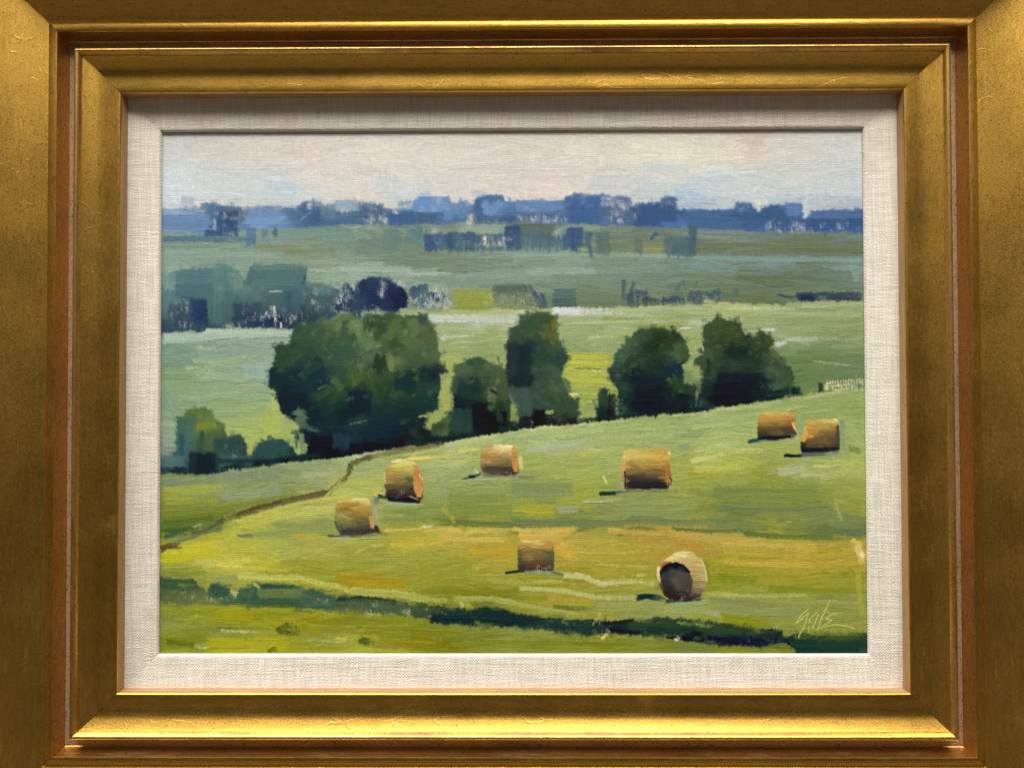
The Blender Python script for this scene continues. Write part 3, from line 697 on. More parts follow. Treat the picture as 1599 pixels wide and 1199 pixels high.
for p in [(428, 482), (430, 500), (438, 507), (416, 490)]:
    stroke([(p[0], p[1] - 4), (p[0] + 1, p[1] + 5)], 2.6, (232, 226, 218), dry=.4, wet=0)
DM = 'painted_dark_trees'
wash(DM, [(524, 484), (526, 470), (535, 466), (538, 444), (545, 446), (553, 456), (560, 442), (572, 435), (590, 434), (612, 440), (626, 447), (636, 460), (637, 474), (630, 482), (610, 488), (590, 484), (562, 486), (558, 498), (550, 490), (535, 482)], [
    (545, 465, 46, 66, 96), (570, 455, 32, 46, 88), (590, 445, 32, 50, 98), (600, 465, 26, 38, 80), (625, 465, 20, 28, 66), (560, 480, 42, 60, 92), (590, 480, 34, 48, 84), (530, 476, 34, 50, 88)],
    70, L=(12, 30), w=(7, 14), iso=True, feather=50, jit=0.05, dry=(0.05, 0.6), wet=0.1)
B(640, 448, 655, 480, (48, 66, 104), .5, DM); B(655, 442, 667, 480, (62, 86, 108), .3, DM); B(667, 456, 692, 482, (40, 50, 94), .75, DM, n=2); B(535, 440, 545, 474, (62, 88, 108), .4, DM); stroke([(558, 470), (560, 498)], 9, (40, 64, 104), id=DM)
for bx0, bx1, by0, by1, n in [(592, 600, 440, 460, 14), (618, 632, 438, 450, 16), (665, 694, 448, 484, 46), (572, 592, 480, 494, 20), (525, 550, 462, 478, 18), (640, 668, 460, 482, 14), (690, 710, 470, 482, 14), (540, 556, 445, 455, 8)]:
    flecks(bx0, bx1, by0, by1, n, (218, 210, 206), r=(1.0, 3.4), op=0.75)

# ---- small hedges right of the dome
HG = 'painted_hedge'
B(707, 452, 770, 478, (142, 152, 66), .25, None, vert=False, n=2); B(770, 446, 832, 482, (92, 112, 88), .55, HG, n=3); B(770, 446, 830, 456, (84, 110, 100), .3, HG, vert=False, n=1); stroke([(832, 456), (846, 480)], 9, (66, 90, 108), id=HG, dry=.3); stroke([(846, 458), (852, 480)], 7, (64, 88, 112), id=HG, dry=.3)
B(864, 452, 900, 481, (76, 102, 104), .25, HG, vert=False, n=2); B(900, 462, 970, 479, (98, 122, 92), .3, None, vert=False, n=1)
for q in range(16):
    x = rng.uniform(975, 1150); y = rng.uniform(456, 470)
    stroke([(x, y - rng.uniform(2, 8)), (x + rng.normal(0, 3), y + 8)], rng.uniform(9, 18), (78 + rng.normal(0, 5), 100, 98), dry=rng.uniform(.3, .7), op=.55, id=HG, wet=.4)
stroke([(973, 437), (975, 478)], 7, (52, 72, 98), id=HG, dry=.6, op=.7, wet=.4); stroke([(990, 442), (980, 475)], 8, (56, 78, 104), id=HG, dry=.6, op=.7, wet=.4); B(980, 456, 1010, 478, (56, 78, 100), .5, HG, n=2); B(1005, 464, 1068, 478, (44, 62, 92), .6, HG, n=4); stroke([(1067, 438), (1069, 466)], 5, (62, 86, 106), id=HG, dry=.7, op=.6, wet=.4); stroke([(1055, 452), (1068, 440)], 5, (70, 94, 108), id=HG, dry=.7, op=.6, wet=.4)
B(1074, 455, 1126, 475, (58, 80, 92), .55, HG, n=4); stroke([(1087, 440), (1085, 462)], 5, (70, 94, 104), id=HG, dry=.7, op=.6, wet=.4); stroke([(1152, 452), (1144, 474)], 8, (70, 92, 100), id=HG, dry=.7, op=.6, wet=.4); stroke([(1122, 450), (1122, 470)], 4, (62, 84, 98), id=HG, dry=.7, op=.6, wet=.4)
stroke([(1216, 461), (1224, 464), (1250, 464)], 4, (58, 76, 96), id=HG, dry=.1); B(1245, 458, 1346, 470, (42, 58, 86), .3, HG, vert=False, n=1); stroke([(1250, 466), (1275, 466)], 8, (30, 44, 84), id=HG); stroke([(1243, 480), (1247, 471)], 3.5, (66, 88, 92), id=HG)
flecks(1275, 1300, 459, 470, 18, (130, 150, 130), r=(.9, 2), op=.6); flecks(1000, 1120, 462, 478, 50, (180, 184, 160), r=(1, 2.4), op=.6); flecks(772, 830, 458, 482, 60, (196, 194, 158), r=(.9, 2), op=.6); flecks(740, 770, 452, 470, 14, (236, 226, 170), r=(1, 2), op=.7)
B(1100, 470, 1140, 474, (196, 194, 128), .8, vert=False, n=1)

# ---- middle meadow with the sunlit strip
MM = 'painted_middle_meadow'
wash(MM, [(235, 525), (255, 523), (300, 515), (310, 520), (322, 514), (400, 512), (458, 514), (500, 505), (560, 500), (640, 486), (668, 483), (700, 486), (760, 482), (800, 484), (862, 482), (900, 480), (990, 479), (1090, 476), (1165, 474), (1200, 476), (1245, 474), (1370, 470), (1370, 620), (1300, 622), (900, 672), (660, 705), (300, 752), (235, 752)], [
    (270, 545, 126, 162, 144), (262, 565, 126, 162, 132), (290, 560, 128, 162, 138), (350, 542, 138, 170, 146), (420, 540, 148, 178, 154), (400, 562, 146, 174, 146), (330, 572, 160, 186, 138), (270, 592, 142, 174, 118), (350, 585, 148, 178, 140), (400, 592, 156, 180, 144), (432, 585, 140, 168, 152), (300, 620, 146, 176, 134), (265, 630, 134, 166, 136), (400, 620, 152, 182, 128), (430, 650, 166, 186, 112), (280, 662, 140, 170, 138), (350, 645, 150, 178, 120), (400, 680, 162, 182, 98), (360, 670, 158, 182, 108), (440, 680, 150, 172, 96), (268, 700, 118, 148, 132),
    (690, 512, 172, 188, 132), (750, 503, 190, 206, 182), (760, 520, 158, 176, 112), (720, 530, 166, 186, 122), (690, 545, 160, 178, 110), (750, 550, 150, 170, 106), (700, 572, 172, 186, 96), (705, 600, 160, 178, 98), (694, 622, 166, 176, 96), (680, 660, 150, 164, 90), (740, 488, 150, 158, 84), (800, 500, 192, 200, 160),
    (890, 492, 170, 186, 132), (950, 506, 164, 184, 124), (900, 520, 156, 176, 118), (930, 540, 162, 182, 122), (900, 548, 146, 168, 102), (920, 553, 140, 162, 112), (900, 566, 188, 192, 80), (930, 575, 180, 184, 82), (910, 592, 188, 194, 82), (925, 622, 164, 180, 86), (890, 620, 150, 170, 100), (920, 650, 158, 176, 92), (940, 640, 150, 168, 110),
    (1000, 493, 172, 190, 138), (1000, 505, 160, 176, 112), (1100, 486, 164, 182, 126), (1060, 500, 150, 170, 108), (1080, 508, 172, 190, 144), (1130, 480, 176, 188, 124), (1200, 488, 158, 176, 116), (1300, 488, 148, 170, 112), (1250, 508, 148, 170, 112), (1335, 510, 144, 164, 108), (1080, 560, 164, 180, 110), (1080, 520, 160, 174, 108), (1240, 532, 156, 176, 128), (1330, 535, 140, 162, 106), (1220, 550, 124, 150, 90), (1260, 556, 110, 138, 80), (1300, 560, 118, 146, 94), (1345, 572, 112, 140, 92), (1240, 582, 106, 134, 76), (1300, 592, 108, 136, 84), (1190, 508, 160, 176, 120)],
    560, L=(20, 80), w=(5, 12), angj=7, jit=0.02, dry=(0, 0.35), wet=0.3, rag=2.2)
for x0, y0, x1, y1, w, c, d in [
    (254, 526, 455, 520, 12, (176, 202, 180), .25), (320, 517, 456, 518, 8, (182, 206, 182), .35), (254, 534, 330, 530, 5, (170, 198, 180), .3), (670, 497, 830, 499, 13, (200, 212, 196), .35), (665, 497, 690, 500, 9, (206, 216, 204), .1), (700, 487, 800, 489, 6, (174, 184, 118), .4), (688, 529, 740, 524, 5, (190, 204, 178), .5), (690, 531, 696, 525, 6, (198, 212, 198), .1),
    (864, 486, 975, 488, 13, (208, 216, 212), .45), (862, 487, 905, 487, 11, (216, 222, 222), .1), (940, 498, 1060, 497, 4, (150, 162, 78), .4), (880, 505, 1060, 502, 5, (176, 190, 144), .4), (1075, 506, 1160, 500, 6, (186, 200, 160), .35), (1140, 482, 1240, 484, 4, (196, 204, 150), .45), (1250, 479, 1345, 477, 5, (170, 184, 128), .4),
    (1000, 512, 1070, 510, 8, (152, 158, 70), .4), (1187, 515, 1210, 516, 5, (212, 220, 206), .1), (1211, 540, 1228, 534, 8, (206, 216, 206), .05), (1225, 531, 1340, 530, 6, (180, 196, 160), .55), (1180, 490, 1345, 494, 5, (168, 184, 128), .3), (1220, 562, 1345, 556, 10, (112, 140, 82), .2), (1270, 565, 1345, 574, 2.5, (156, 176, 124), .5),
    (885, 557, 950, 556, 10, (192, 196, 78), .2), (890, 568, 950, 567, 9, (196, 200, 80), .2), (898, 575, 950, 576, 3, (120, 134, 80), .5), (925, 580, 948, 579, 4, (214, 210, 130), .4), (895, 592, 945, 594, 12, (184, 192, 84), .2), (920, 528, 960, 526, 5, (212, 212, 150), .7), (1061, 513, 1078, 514, 4, (206, 214, 196), .05), (688, 590, 712, 560, 12, (168, 182, 94), .3),
    (255, 600, 275, 640, 14, (134, 168, 138), .3), (290, 574, 330, 572, 5, (198, 208, 146), .6), (310, 541, 345, 547, 4, (190, 208, 176), .7), (255, 690, 300, 692, 16, (132, 164, 142), .2)]:
    stroke([(x0, y0), (x1, y1)], w, c, dry=d, wet=0.15)
B(380, 568, 430, 590, (146, 176, 160), .15, vert=False, n=1); B(425, 610, 438, 665, (178, 194, 120), .2); B(410, 640, 440, 685, (168, 186, 92), .3, n=2)
flecks(310, 430, 535, 575, 40, (206, 218, 188), r=(.8, 2), op=.6)
flecks(980, 1060, 505, 520, 14, (220, 216, 150), r=(.8, 2), op=.6)

# ---- left bush
LB = 'painted_bush'
wash(LB, [(248, 745), (250, 712), (262, 718), (276, 700), (276, 652), (290, 650), (290, 640), (330, 638), (336, 655), (348, 660), (355, 680), (372, 678), (385, 690), (392, 712), (410, 690), (440, 684), (456, 700), (470, 712), (485, 714), (485, 722), (430, 727), (380, 733), (330, 741), (290, 738)], [
    (262, 728, 40, 66, 70), (262, 716, 92, 124, 124), (282, 670, 66, 104, 94), (285, 710, 58, 92, 100), (300, 660, 72, 112, 80), (310, 645, 92, 120, 58), (315, 665, 106, 130, 56), (325, 690, 70, 98, 62), (300, 700, 52, 84, 76), (318, 722, 26, 38, 50), (345, 700, 54, 84, 70), (365, 700, 44, 70, 66), (360, 722, 48, 76, 84), (400, 715, 40, 62, 58), (430, 700, 46, 80, 76), (445, 718, 34, 58, 62), (475, 716, 36, 56, 58)],
    80, L=(12, 34), w=(7, 14), ang=75, angj=30, feather=70, jit=0.05, dry=(0, .45), wet=.2, rag=2)
B(278, 655, 292, 716, (62, 102, 92), .2, LB); B(292, 652, 306, 702, (66, 106, 92), .25, LB); stroke([(284, 676), (284, 710), (294, 730)], 7, (44, 80, 100), id=LB); B(290, 638, 334, 645, (92, 122, 56), .3, LB, vert=False, n=1); B(310, 648, 332, 660, (112, 136, 70), .45, LB); B(308, 659, 340, 670, (122, 138, 54), .45, LB, vert=False, n=1)
stroke([(316, 672), (313, 706)], 8, (56, 82, 66), id=LB); B(296, 706, 336, 738, (24, 36, 48), .2, LB, n=3); B(268, 728, 292, 738, (36, 54, 66), .2, LB, vert=False, n=1); B(335, 684, 378, 704, (46, 72, 70), .4, LB, vert=False); B(340, 710, 400, 730, (52, 82, 84), .3, LB, vert=False, n=1); B(398, 692, 452, 714, (44, 78, 76), .4, LB, vert=False); B(254, 712, 286, 728, (78, 112, 116), .3, LB, vert=False, n=1); B(340, 716, 480, 722, (34, 54, 56), .4, LB, vert=False, n=1)
stroke([(393, 690), (388, 710)], 6, (160, 182, 100), dry=.3, wet=.1)
flecks(350, 385, 690, 715, 14, (130, 156, 130), r=(1, 3), op=.5)

# ---- big tree
BT = 'painted_tree:big'
wash(BT, [(455, 515), (468, 506), (490, 502), (520, 500), (538, 490), (556, 492), (565, 500), (572, 488), (600, 492), (622, 490), (662, 494), (672, 506), (682, 520), (685, 545), (686, 562), (697, 578), (691, 600), (686, 616), (690, 634), (668, 646), (662, 668), (684, 680), (705, 690), (640, 700), (580, 706), (520, 716), (484, 718), (480, 692), (462, 684), (470, 660), (452, 650), (436, 640), (431, 612), (420, 604), (421, 580), (428, 568), (432, 538), (455, 537)], [
    (470, 520, 50, 80, 58), (500, 520, 62, 94, 62), (530, 508, 92, 122, 72), (560, 512, 104, 134, 82), (548, 525, 60, 92, 62), (575, 535, 100, 130, 80), (590, 505, 54, 80, 46), (620, 508, 70, 96, 54), (650, 512, 86, 112, 64), (640, 530, 84, 112, 66), (615, 538, 62, 88, 44), (670, 530, 76, 104, 62), (650, 560, 66, 94, 60), (680, 556, 78, 106, 66), (445, 558, 48, 78, 58), (475, 555, 42, 72, 58), (510, 555, 54, 84, 62), (545, 550, 56, 90, 70), (440, 588, 26, 52, 58), (480, 590, 28, 58, 60), (500, 600, 22, 46, 56), (525, 585, 44, 78, 62), (560, 565, 74, 106, 72), (580, 555, 84, 112, 80), (595, 570, 40, 64, 46), (612, 565, 112, 136, 82), (625, 580, 58, 86, 54), (555, 590, 70, 100, 46), (580, 595, 56, 84, 48), (650, 590, 40, 70, 56), (675, 585, 30, 42, 52), (685, 605, 44, 72, 62), (450, 620, 16, 42, 54), (470, 640, 16, 36, 50), (500, 620, 34, 64, 54), (530, 615, 44, 76, 54), (560, 628, 18, 38, 52), (560, 618, 20, 42, 56), (600, 620, 40, 68, 52), (610, 610, 50, 80, 48), (630, 600, 32, 58, 58), (660, 625, 30, 58, 54), (540, 650, 18, 40, 44), (600, 645, 28, 52, 48), (640, 645, 26, 50, 52), (500, 670, 16, 40, 54), (500, 700, 12, 22, 36), (545, 690, 24, 48, 62), (560, 660, 34, 58, 58), (590, 675, 16, 40, 56), (620, 665, 18, 38, 54), (640, 690, 16, 26, 34), (530, 708, 12, 20, 32), (600, 700, 14, 24, 34), (655, 672, 22, 36, 38), (675, 690, 30, 42, 40)],
    330, L=(10, 26), w=(7, 14), iso=True, feather=170, jit=0.06, dry=(0.0, .4), wet=.2, rag=2.2, op=.8)
for a in [(658, 573, 690, 602, (30, 42, 50), .65), (545, 610, 578, 650, (16, 36, 54), .1), (618, 582, 650, 612, (26, 52, 54), .2), (422, 575, 450, 602, (22, 48, 56), .2), (438, 600, 478, 640, (14, 38, 52), .15), (452, 575, 505, 612, (22, 50, 60), .2), (520, 678, 548, 700, (34, 58, 74), .2), (548, 690, 640, 708, (14, 22, 34), .2), (484, 680, 520, 714, (12, 22, 36), .1), (575, 655, 610, 685, (16, 42, 60), .15), (430, 540, 455, 572, (48, 78, 54), .3)]:
    block(*a[:4], a[4], a[5], BT)
for x0, y0, x1, y1, w, c, d in [(535, 496, 552, 520, 13, (88, 118, 70), .2), (553, 500, 566, 535, 14, (104, 134, 82), .2), (540, 500, 534, 545, 12, (62, 94, 70), .25), (566, 498, 568, 528, 9, (88, 116, 70), .3), (574, 498, 576, 520, 16, (48, 72, 44), .45), (598, 505, 586, 530, 14, (54, 80, 42), .3), (620, 500, 606, 530, 14, (84, 110, 58), .3), (640, 500, 655, 520, 16, (92, 118, 64), .3), (660, 505, 668, 530, 14, (80, 106, 62), .3), (595, 553, 588, 580, 17, (36, 62, 46), .1), (606, 552, 613, 580, 11, (112, 138, 84), .15), (570, 545, 596, 540, 5, (100, 130, 88), .3), (480, 545, 455, 560, 13, (50, 80, 58), .2), (500, 560, 470, 590, 16, (36, 66, 60), .25), (510, 575, 480, 605, 18, (28, 56, 62), .2), (520, 605, 495, 620, 14, (46, 80, 58), .2), (555, 655, 575, 655, 18, (38, 62, 56), .2), (546, 662, 572, 656, 2, (110, 134, 100), .5), (495, 607, 516, 600, 2, (96, 128, 104), .5), (540, 626, 550, 619, 2, (100, 128, 90), .4), (560, 562, 545, 590, 14, (66, 94, 54), .2), (520, 590, 535, 610, 12, (70, 102, 52), .3), (625, 660, 640, 656, 8, (46, 70, 46), .4), (460, 640, 480, 650, 14, (92, 122, 96), .3), (465, 650, 476, 668, 14, (80, 110, 82), .25), (470, 675, 474, 706, 9, (108, 138, 96), .3), (463, 670, 462, 700, 6, (66, 98, 84), .3), (480, 668, 500, 672, 8, (66, 98, 78), .5), (640, 672, 660, 686, 12, (40, 52, 46), .4), (655, 650, 690, 648, 4, (150, 166, 92), .5)]:
    stroke([(x0, y0), (x1, y1)], w, c, dry=d, id=BT if w > 5 else None, wet=.15)
flecks(548, 580, 485, 505, 26, (196, 200, 160), r=(.8, 2), op=.5); flecks(555, 590, 560, 585, 30, (140, 160, 108), r=(.8, 1.6), op=.5)
flecks(570, 590, 495, 520, 16, (180, 184, 140), r=(.8, 2), op=.5)
B(625, 483, 662, 492, (158, 178, 116), .1, vert=False, n=1); B(655, 490, 668, 506, (54, 78, 72), .25); B(662, 482, 685, 486, (120, 144, 120), .2, vert=False)

# ---- round bush and tall tree in the centre
RB = 'painted_round_bush'
wash(RB, [(700, 690), (702, 640), (706, 600), (712, 585), (706, 580), (722, 566), (738, 556), (760, 560), (785, 572), (795, 590), (800, 640), (812, 672), (760, 682)], [
    (718, 575, 78, 104, 72), (740, 565, 54, 80, 62), (765, 570, 75, 100, 62), (785, 590, 73, 96, 56), (715, 605, 47, 77, 59), (740, 605, 34, 59, 53), (765, 615, 62, 88, 54), (785, 615, 68, 93, 57), (725, 625, 19, 37, 42), (760, 632, 32, 50, 37), (740, 650, 11, 18, 28), (770, 655, 13, 21, 23), (790, 660, 24, 39, 34), (775, 640, 41, 60, 38), (715, 665, 36, 57, 48), (800, 650, 57, 77, 45)],
    90, L=(9, 22), w=(7, 12), iso=True, feather=60, jit=.06, dry=(0, .4), wet=.2, rag=2)
B(702, 638, 738, 674, (42, 70, 64), .1, RB, n=2); B(740, 628, 760, 676, (14, 20, 36), .15, RB); B(760, 640, 790, 680, (14, 22, 28), .25, RB, n=2); B(715, 590, 750, 622, (32, 56, 52), .4, RB); B(706, 587, 716, 612, (58, 90, 70), .4, RB); B(762, 605, 774, 628, (100, 128, 80), .35, RB); stroke([(742, 560), (756, 600)], 14, (60, 88, 64), dry=.4, id=RB); stroke([(764, 608), (776, 614)], 4, (24, 38, 36)); stroke([(776, 556), (783, 572)], 3, (70, 92, 62), dry=.5)
stroke([(762, 640), (775, 630)], 9, (62, 90, 60), dry=.4); stroke([(775, 640), (782, 660)], 9, (46, 66, 50), dry=.4)
# light gaps between the trees
B(690, 585, 703, 618, (172, 184, 108), .2); B(686, 612, 706, 642, (174, 184, 102), .2); stroke([(672, 668), (690, 640)], 12, (152, 168, 92), dry=.25); stroke([(676, 672), (704, 650)], 12, (66, 92, 58), dry=.25, id=BT); B(675, 660, 702, 690, (52, 72, 52), .3, BT, n=2)
TT = 'painted_tall_tree'
wash(TT, [(812, 492), (830, 488), (850, 488), (866, 496), (870, 512), (873, 530), (880, 546), (888, 558), (880, 574), (878, 590), (890, 602), (886, 620), (902, 628), (903, 662), (850, 668), (800, 674), (806, 640), (795, 610), (790, 580), (791, 536), (795, 515), (810, 508)], [
    (825, 498, 58, 88, 66), (850, 495, 60, 84, 52), (805, 518, 60, 88, 72), (835, 515, 52, 80, 60), (858, 510, 72, 84, 46), (862, 525, 100, 108, 50), (825, 535, 34, 56, 54), (800, 555, 34, 52, 56), (855, 545, 54, 84, 58), (850, 560, 44, 72, 58), (875, 560, 46, 74, 62), (815, 560, 26, 42, 52), (830, 575, 50, 76, 60), (865, 585, 60, 88, 62), (815, 595, 26, 42, 50), (845, 605, 56, 82, 64), (870, 605, 70, 98, 68), (805, 620, 70, 96, 80), (820, 625, 62, 86, 76), (825, 645, 60, 84, 74), (850, 630, 58, 84, 62), (875, 630, 52, 78, 54), (895, 640, 56, 82, 56), (840, 655, 18, 24, 30), (865, 658, 30, 36, 36), (890, 655, 22, 30, 36), (870, 645, 60, 84, 54)],
    130, L=(9, 24), w=(7, 12), iso=True, feather=90, jit=.06, dry=(0, .4), wet=.2, rag=2)
B(792, 536, 808, 582, (34, 52, 58), .3, TT); B(810, 536, 828, 590, (26, 42, 54), .25, TT); stroke([(862, 497), (867, 515)], 9, (108, 112, 48), dry=.2, id=TT); stroke([(852, 508), (864, 535)], 11, (84, 96, 46), dry=.25, id=TT); B(832, 640, 850, 668, (16, 18, 26), .2, TT); B(812, 645, 832, 672, (26, 34, 36), .35, TT); B(852, 658, 895, 666, (34, 32, 36), .5, TT, vert=False, n=1); B(796, 632, 808, 660, (150, 170, 94), .15)
B(886, 622, 903, 652, (58, 82, 58), .3, TT); B(806, 605, 830, 650, (62, 86, 78), .2, TT, n=2); stroke([(832, 585), (824, 600)], 6, (28, 44, 46)); stroke([(870, 552), (888, 560)], 8, (46, 72, 60), id=TT); stroke([(880, 590), (890, 612)], 8, (96, 122, 78), dry=.3, id=TT); stroke([(852, 644), (864, 643)], 7, (146, 164, 92), dry=.2); stroke([(829, 655), (831, 668)], 2, (110, 96, 90), dry=.4); stroke([(888, 616), (902, 617)], 4, (226, 216, 150), dry=.2)
stroke([(890, 662), (902, 662)], 7, (16, 20, 28), id=TT); flecks(895, 910, 656, 664, 14, (226, 222, 206), r=(1, 2), op=.7); flecks(850, 885, 600, 640, 22, (150, 170, 130), r=(1, 2), op=.4); flecks(855, 890, 655, 664, 12, (200, 170, 170), r=(.8, 1.6), op=.5)
SM = 'painted_small_shrub'
wash(SM, [(933, 656), (934, 622), (938, 610), (945, 604), (948, 612), (951, 618), (956, 614), (961, 616), (962, 640), (963, 656)], [(940, 625, 50, 72, 58), (940, 648, 30, 46, 46), (955, 625, 42, 62, 52), (956, 648, 18, 28, 36)], 16, L=(8, 20), w=(5, 8), ang=88, angj=8, feather=14, jit=.05, dry=(0, .4), rag=1.5)
stroke([(952, 614), (951, 654)], 2.5, (16, 26, 34), dry=.2, id=SM)
B(964, 620, 975, 645, (120, 142, 110), .5); 

# ---- pair of round trees on the right
T1 = 'painted_tree:left_pair'
wash(T1, [(964, 652), (966, 612), (960, 600), (953, 594), (949, 582), (955, 570), (962, 552), (974, 544), (976, 530), (990, 524), (1000, 514), (1020, 513), (1050, 518), (1062, 524), (1072, 540), (1078, 560), (1066, 568), (1064, 576), (1078, 580), (1086, 596), (1090, 640), (1080, 646), (1000, 652)], [
    (985, 535, 66, 94, 60), (970, 560, 70, 98, 72), (985, 565, 42, 66, 46), (1005, 520, 60, 88, 66), (1030, 525, 36, 58, 30), (1020, 540, 28, 50, 34), (1040, 535, 34, 56, 38), (1060, 545, 70, 98, 60), (1052, 555, 66, 94, 54), (955, 580, 46, 70, 58), (990, 580, 22, 40, 36), (1010, 565, 38, 62, 44), (1030, 570, 28, 52, 46), (1050, 574, 20, 42, 66), (1000, 600, 14, 32, 46), (975, 605, 44, 70, 54), (1030, 600, 16, 36, 42), (1060, 600, 40, 66, 42), (1075, 605, 46, 72, 54), (990, 630, 14, 36, 46), (1020, 625, 10, 26, 38), (1060, 625, 16, 32, 40), (975, 640, 42, 66, 64), (1000, 645, 18, 34, 42), (1050, 640, 26, 42, 44)],
    150, L=(9, 22), w=(7, 13), iso=True, feather=90, jit=.06, dry=(0, .35), wet=.2, rag=2.2)
T2 = 'painted_tree:right_pair'
wash(T2, [(1086, 644), (1090, 620), (1096, 600), (1094, 576), (1082, 572), (1084, 562), (1096, 548), (1098, 530), (1096, 512), (1112, 502), (1124, 497), (1140, 500), (1158, 506), (1162, 526), (1168, 520), (1176, 530), (1184, 517), (1198, 522), (1210, 534), (1202, 545), (1212, 560), (1230, 570), (1232, 574), (1238, 582), (1242, 605), (1250, 606), (1250, 614), (1205, 622), (1190, 628), (1140, 636)], [
    (1120, 505, 66, 86, 44), (1110, 520, 54, 78, 44), (1135, 520, 58, 80, 40), (1150, 530, 52, 74, 42), (1105, 555, 66, 92, 56), (1120, 545, 50, 74, 40), (1090, 572, 58, 86, 58), (1120, 575, 40, 64, 52), (1140, 570, 46, 70, 50), (1150, 550, 26, 46, 42), (1175, 550, 28, 50, 44), (1190, 535, 50, 74, 44), (1200, 530, 58, 80, 46), (1185, 570, 36, 58, 44), (1205, 560, 66, 92, 56), (1205, 580, 68, 94, 62), (1225, 585, 58, 86, 56), (1235, 595, 64, 92, 64), (1215, 605, 74, 100, 70), (1120, 600, 24, 42, 44), (1110, 590, 46, 70, 60), (1140, 605, 12, 24, 46), (1170, 600, 16, 32, 48), (1190, 595, 26, 48, 40), (1130, 625, 12, 22, 38), (1180, 620, 16, 30, 40), (1100, 630, 40, 60, 56), (1160, 625, 14, 26, 38), (1240, 610, 24, 40, 44), (1200, 614, 40, 60, 50)],
    160, L=(9, 22), w=(7, 13), iso=True, feather=100, jit=.06, dry=(0, .35), wet=.2, rag=2.2)
for x0, y0, x1, y1, w, c, d, i in [(1054, 535, 1066, 560, 12, (74, 102, 62), .2, T1), (1000, 560, 1010, 575, 16, (52, 76, 48), .2, T1), (975, 545, 966, 575, 13, (66, 94, 68), .25, T1), (950, 575, 958, 590, 9, (44, 66, 58), .1, T1), (1056, 600, 1070, 612, 20, (46, 72, 44), .15, T1), (985, 595, 1040, 596, 16, (14, 34, 48), .1, T1), (990, 615, 1050, 616, 22, (12, 28, 44), .1, T1), (985, 635, 1070, 634, 16, (12, 26, 40), .2, T1), (1046, 574, 1060, 575, 5, (22, 54, 96), .2, T1), (1120, 590, 1195, 590, 16, (14, 26, 48), .1, T2), (1115, 608, 1200, 606, 20, (12, 22, 44), .1, T2), (1105, 625, 1190, 618, 16, (14, 24, 38), .25, T2), (1175, 545, 1200, 530, 14, (52, 76, 44), .15, T2), (1125, 512, 1150, 520, 16, (58, 80, 38), .2, T2), (1112, 548, 1086, 568, 9, (62, 90, 56), .2, T2), (1203, 548, 1226, 570, 11, (74, 102, 60), .15, T2), (1215, 600, 1230, 580, 18, (60, 88, 58), .15, T2), (1105, 560, 1107, 590, 4, (18, 34, 40), .2, T2), (1200, 613, 1248, 610, 8, (24, 40, 44), .3, T2), (1140, 540, 1145, 560, 8, (24, 44, 44), .2, T2), (1160, 545, 1150, 560, 10, (26, 48, 46), .2, T2), (1100, 550, 1090, 545, 5, (70, 98, 70), .2, T2)]:
    stroke([(x0, y0), (x1, y1)], w, c, dry=d + (.3 if w >= 16 else .1), id=i, wet=.25, op=.78)
B(1068, 570, 1092, 600, (150, 168, 102), .15, n=1); stroke([(1075, 562), (1094, 552)], 6, (150, 170, 118), dry=.2); stroke([(1076, 535), (1084, 556)], 10, (160, 174, 112), dry=.15); stroke([(1088, 596), (1094, 615)], 6, (104, 128, 84), dry=.4); stroke([(1096, 540), (1099, 548)], 3, (176, 194, 160), dry=.2)
flecks(960, 976, 618, 645, 24, (150, 166, 110), r=(.8, 1.8), op=.5); flecks(1075, 1100, 620, 645, 20, (120, 146, 120), r=(.8, 1.6), op=.4); flecks(1196, 1215, 574, 600, 10, (150, 170, 120), r=(.8, 1.6), op=.5)

